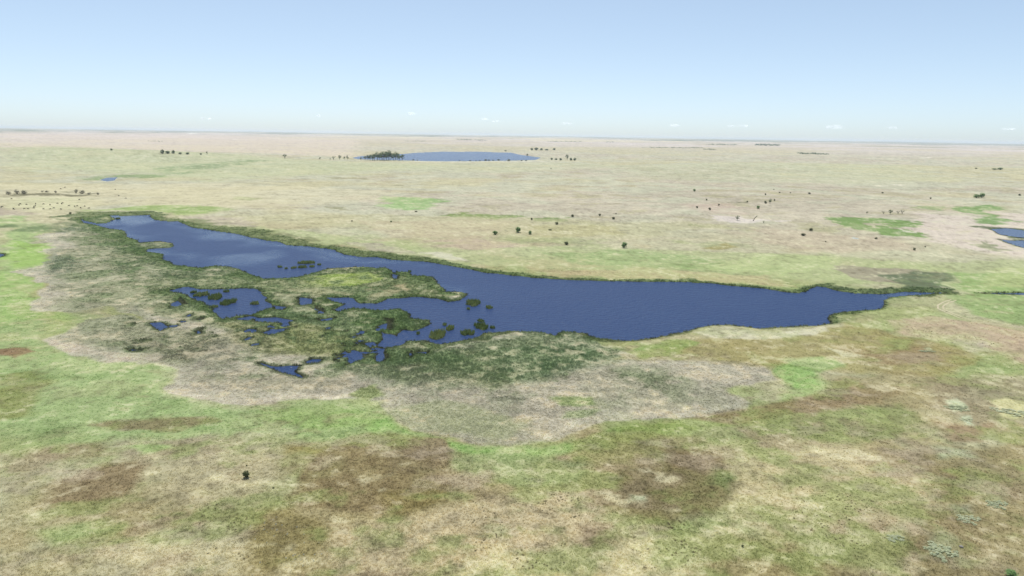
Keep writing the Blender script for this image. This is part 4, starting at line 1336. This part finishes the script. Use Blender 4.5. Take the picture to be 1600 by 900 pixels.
TRACK = [(1600,512),(1560,508),(1530,503),(1500,496),(1483,489),(1470,483),(1469,478),(1478,473),(1490,469)]
tp = flat(TRACK)
tt = np.linspace(0, len(tp) - 1, 160)
tx = np.interp(tt, np.arange(len(tp)), tp[:, 0]); ty = np.interp(tt, np.arange(len(tp)), tp[:, 1])
for _ in range(6):
    tx[1:-1] = (tx[:-2] + 2 * tx[1:-1] + tx[2:]) / 4; ty[1:-1] = (ty[:-2] + 2 * ty[1:-1] + ty[2:]) / 4
nx, ny = -np.gradient(ty), np.gradient(tx)
ln = np.hypot(nx, ny) + 1e-9
nx, ny = nx / ln, ny / ln
v, f = [], []
for side in (-1.0, 1.0):
    k = len(v)
    for i in range(160):
        for e_ in (-.38, .38):
            wv = (side + e_ * (1 + .3 * math.sin(i * 1.7 + side))) * 1.4
            x, y = tx[i] + nx[i] * wv, ty[i] + ny[i] * wv
            v.append((x, y, float(relief(np.array([x]), np.array([y]))[0]) + .05))
    for i in range(159): f.append((k + 2 * i, k + 2 * i + 1, k + 2 * i + 3, k + 2 * i + 2))
m_ = bpy.data.meshes.new('path'); m_.from_pydata(v, [], f); m_.materials.append(M_TRACK)
tag(link('path', m_), 'pale two rut cart track curving over the bank at the right', None, None, 'structure')


def cloud_material():
    m = bpy.data.materials.new('cloud'); m.use_nodes = True
    t = m.node_tree; b = t.nodes['Principled BSDF']
    b.inputs['Base Color'].default_value = (.92, .92, .92, 1); b.inputs['Roughness'].default_value = 1
    b.inputs['Specular IOR Level'].default_value = 0
    tr = t.nodes.new('ShaderNodeBsdfTransparent')
    tc = t.nodes.new('ShaderNodeTexCoord')
    n = noise_node(t, 2.2, 5, tc.outputs['Object'])
    mr = t.nodes.new('ShaderNodeMapRange')
    mr.inputs['From Min'].default_value = .38; mr.inputs['From Max'].default_value = .68
    mr.inputs['To Max'].default_value = .085
    t.links.new(n.outputs[0], mr.inputs['Value'])
    tl = t.nodes.new('ShaderNodeBsdfTranslucent'); tl.inputs[0].default_value = (.95, .95, .95, 1)
    mb = t.nodes.new('ShaderNodeAddShader')
    t.links.new(b.outputs[0], mb.inputs[0]); t.links.new(tl.outputs[0], mb.inputs[1])
    ms = t.nodes.new('ShaderNodeMixShader')
    t.links.new(mr.outputs[0], ms.inputs[0]); t.links.new(tr.outputs[0], ms.inputs[1]); t.links.new(mb.outputs[0], ms.inputs[2])
    t.links.new(ms.outputs[0], t.nodes['Material Output'].inputs['Surface'])
    return m


M_CLOUD = cloud_material()
for px, py, wpx, hpx, lab in [
    (643,176.5,15,5,'small white cloud low in the sky left of centre'),
    (1307,196.5,26,8,'brightest little cloud low in the sky on the right'),
    (757,185,14,4,'faint cloud wisp above the far lake, left of a pair'),
    (776,188.5,13,4,'faint cloud wisp above the far lake, right of a pair'),
    (884,192,18,4,'flat faint cloud just right of the far lake'),
    (1055,195,18,5,'faint cloud puff right of centre over the horizon'),
    (1160,195.5,16,5,'faint cloud puff left of the brightest little cloud'),
    (1142,196,12,4,'thin cloud wisp beside the faint puff right of centre'),
    (1394,198.5,12,4,'tiny faint cloud right of the brightest little cloud'),
    (1574,200.5,16,4,'tiny faint cloud near the right edge of the sky'),
    (496,179.5,10,3.5,'tiny faint cloud in the left half of the sky'),
    (322,184,14,4,'faintest cloud wisp at the left of the sky')]:
    d = ray(np.array([px]), np.array([py]))[0]; d = d / np.linalg.norm(d)
    L = 62000.0
    s = L / F_PX
    bm = bmesh.new()
    rg = random.Random(int(px))
    for i in range(7):
        t = rg.uniform(-.42, .42); r = rg.uniform(.3, .5) * (1 - 1.2 * abs(t))
        mt = Matrix.Translation((t * 2, rg.uniform(-.3, .3), r * .5)) @ Matrix.Diagonal((r * 1.3, r * 1.2, r, 1))
        bmesh.ops.create_icosphere(bm, subdivisions=3, radius=1, matrix=mt)
    for q in bm.verts:
        k = 1 + .2 * vnoise(np.array([q.co.x * 3 + px]), np.array([q.co.y * 3 + q.co.z * 4]), .6, 6)[0]
        q.co.x *= k; q.co.z = max(q.co.z * k, -.05)
    m_ = bpy.data.meshes.new('cloud'); bm.to_mesh(m_); bm.free(); m_.materials.append(M_CLOUD)
    for pl in m_.polygons: pl.use_smooth = True
    o = link('cloud', m_)
    o.location = (d[0] * L, d[1] * L, CAM_Z + d[2] * L - hpx * s * .4)
    o.scale = (wpx * s / 2.2, wpx * s / 2.2, hpx * s)
    o.rotation_euler = (0, 0, -math.atan2(d[0], d[1]))
    tag(o, lab, 'cloud')

# ---------------------------------------------------------------- air
v = [(x, y, z) for z in (-2.0, 132.0) for y in (-47000, 47000) for x in (-47000, 47000)]
f = [(0, 2, 3, 1), (4, 5, 7, 6), (0, 1, 5, 4), (2, 6, 7, 3), (0, 4, 6, 2), (1, 3, 7, 5)]
hm = bpy.data.meshes.new('haze'); hm.from_pydata(v, [], f)
m = bpy.data.materials.new('haze'); m.use_nodes = True
t = m.node_tree; t.nodes.clear()
ou = t.nodes.new('ShaderNodeOutputMaterial'); pv = t.nodes.new('ShaderNodeVolumePrincipled')
pv.inputs['Color'].default_value = (0.84, 0.92, 1.0, 1)
pv.inputs['Density'].default_value = 0.000032
pv.inputs['Anisotropy'].default_value = 0.0
t.links.new(pv.outputs[0], ou.inputs['Volume'])
hm.materials.append(m)
tag(link('haze', hm), 'thin pale haze over the whole plain', None, None, 'stuff')
print('done', time.time() - T0)
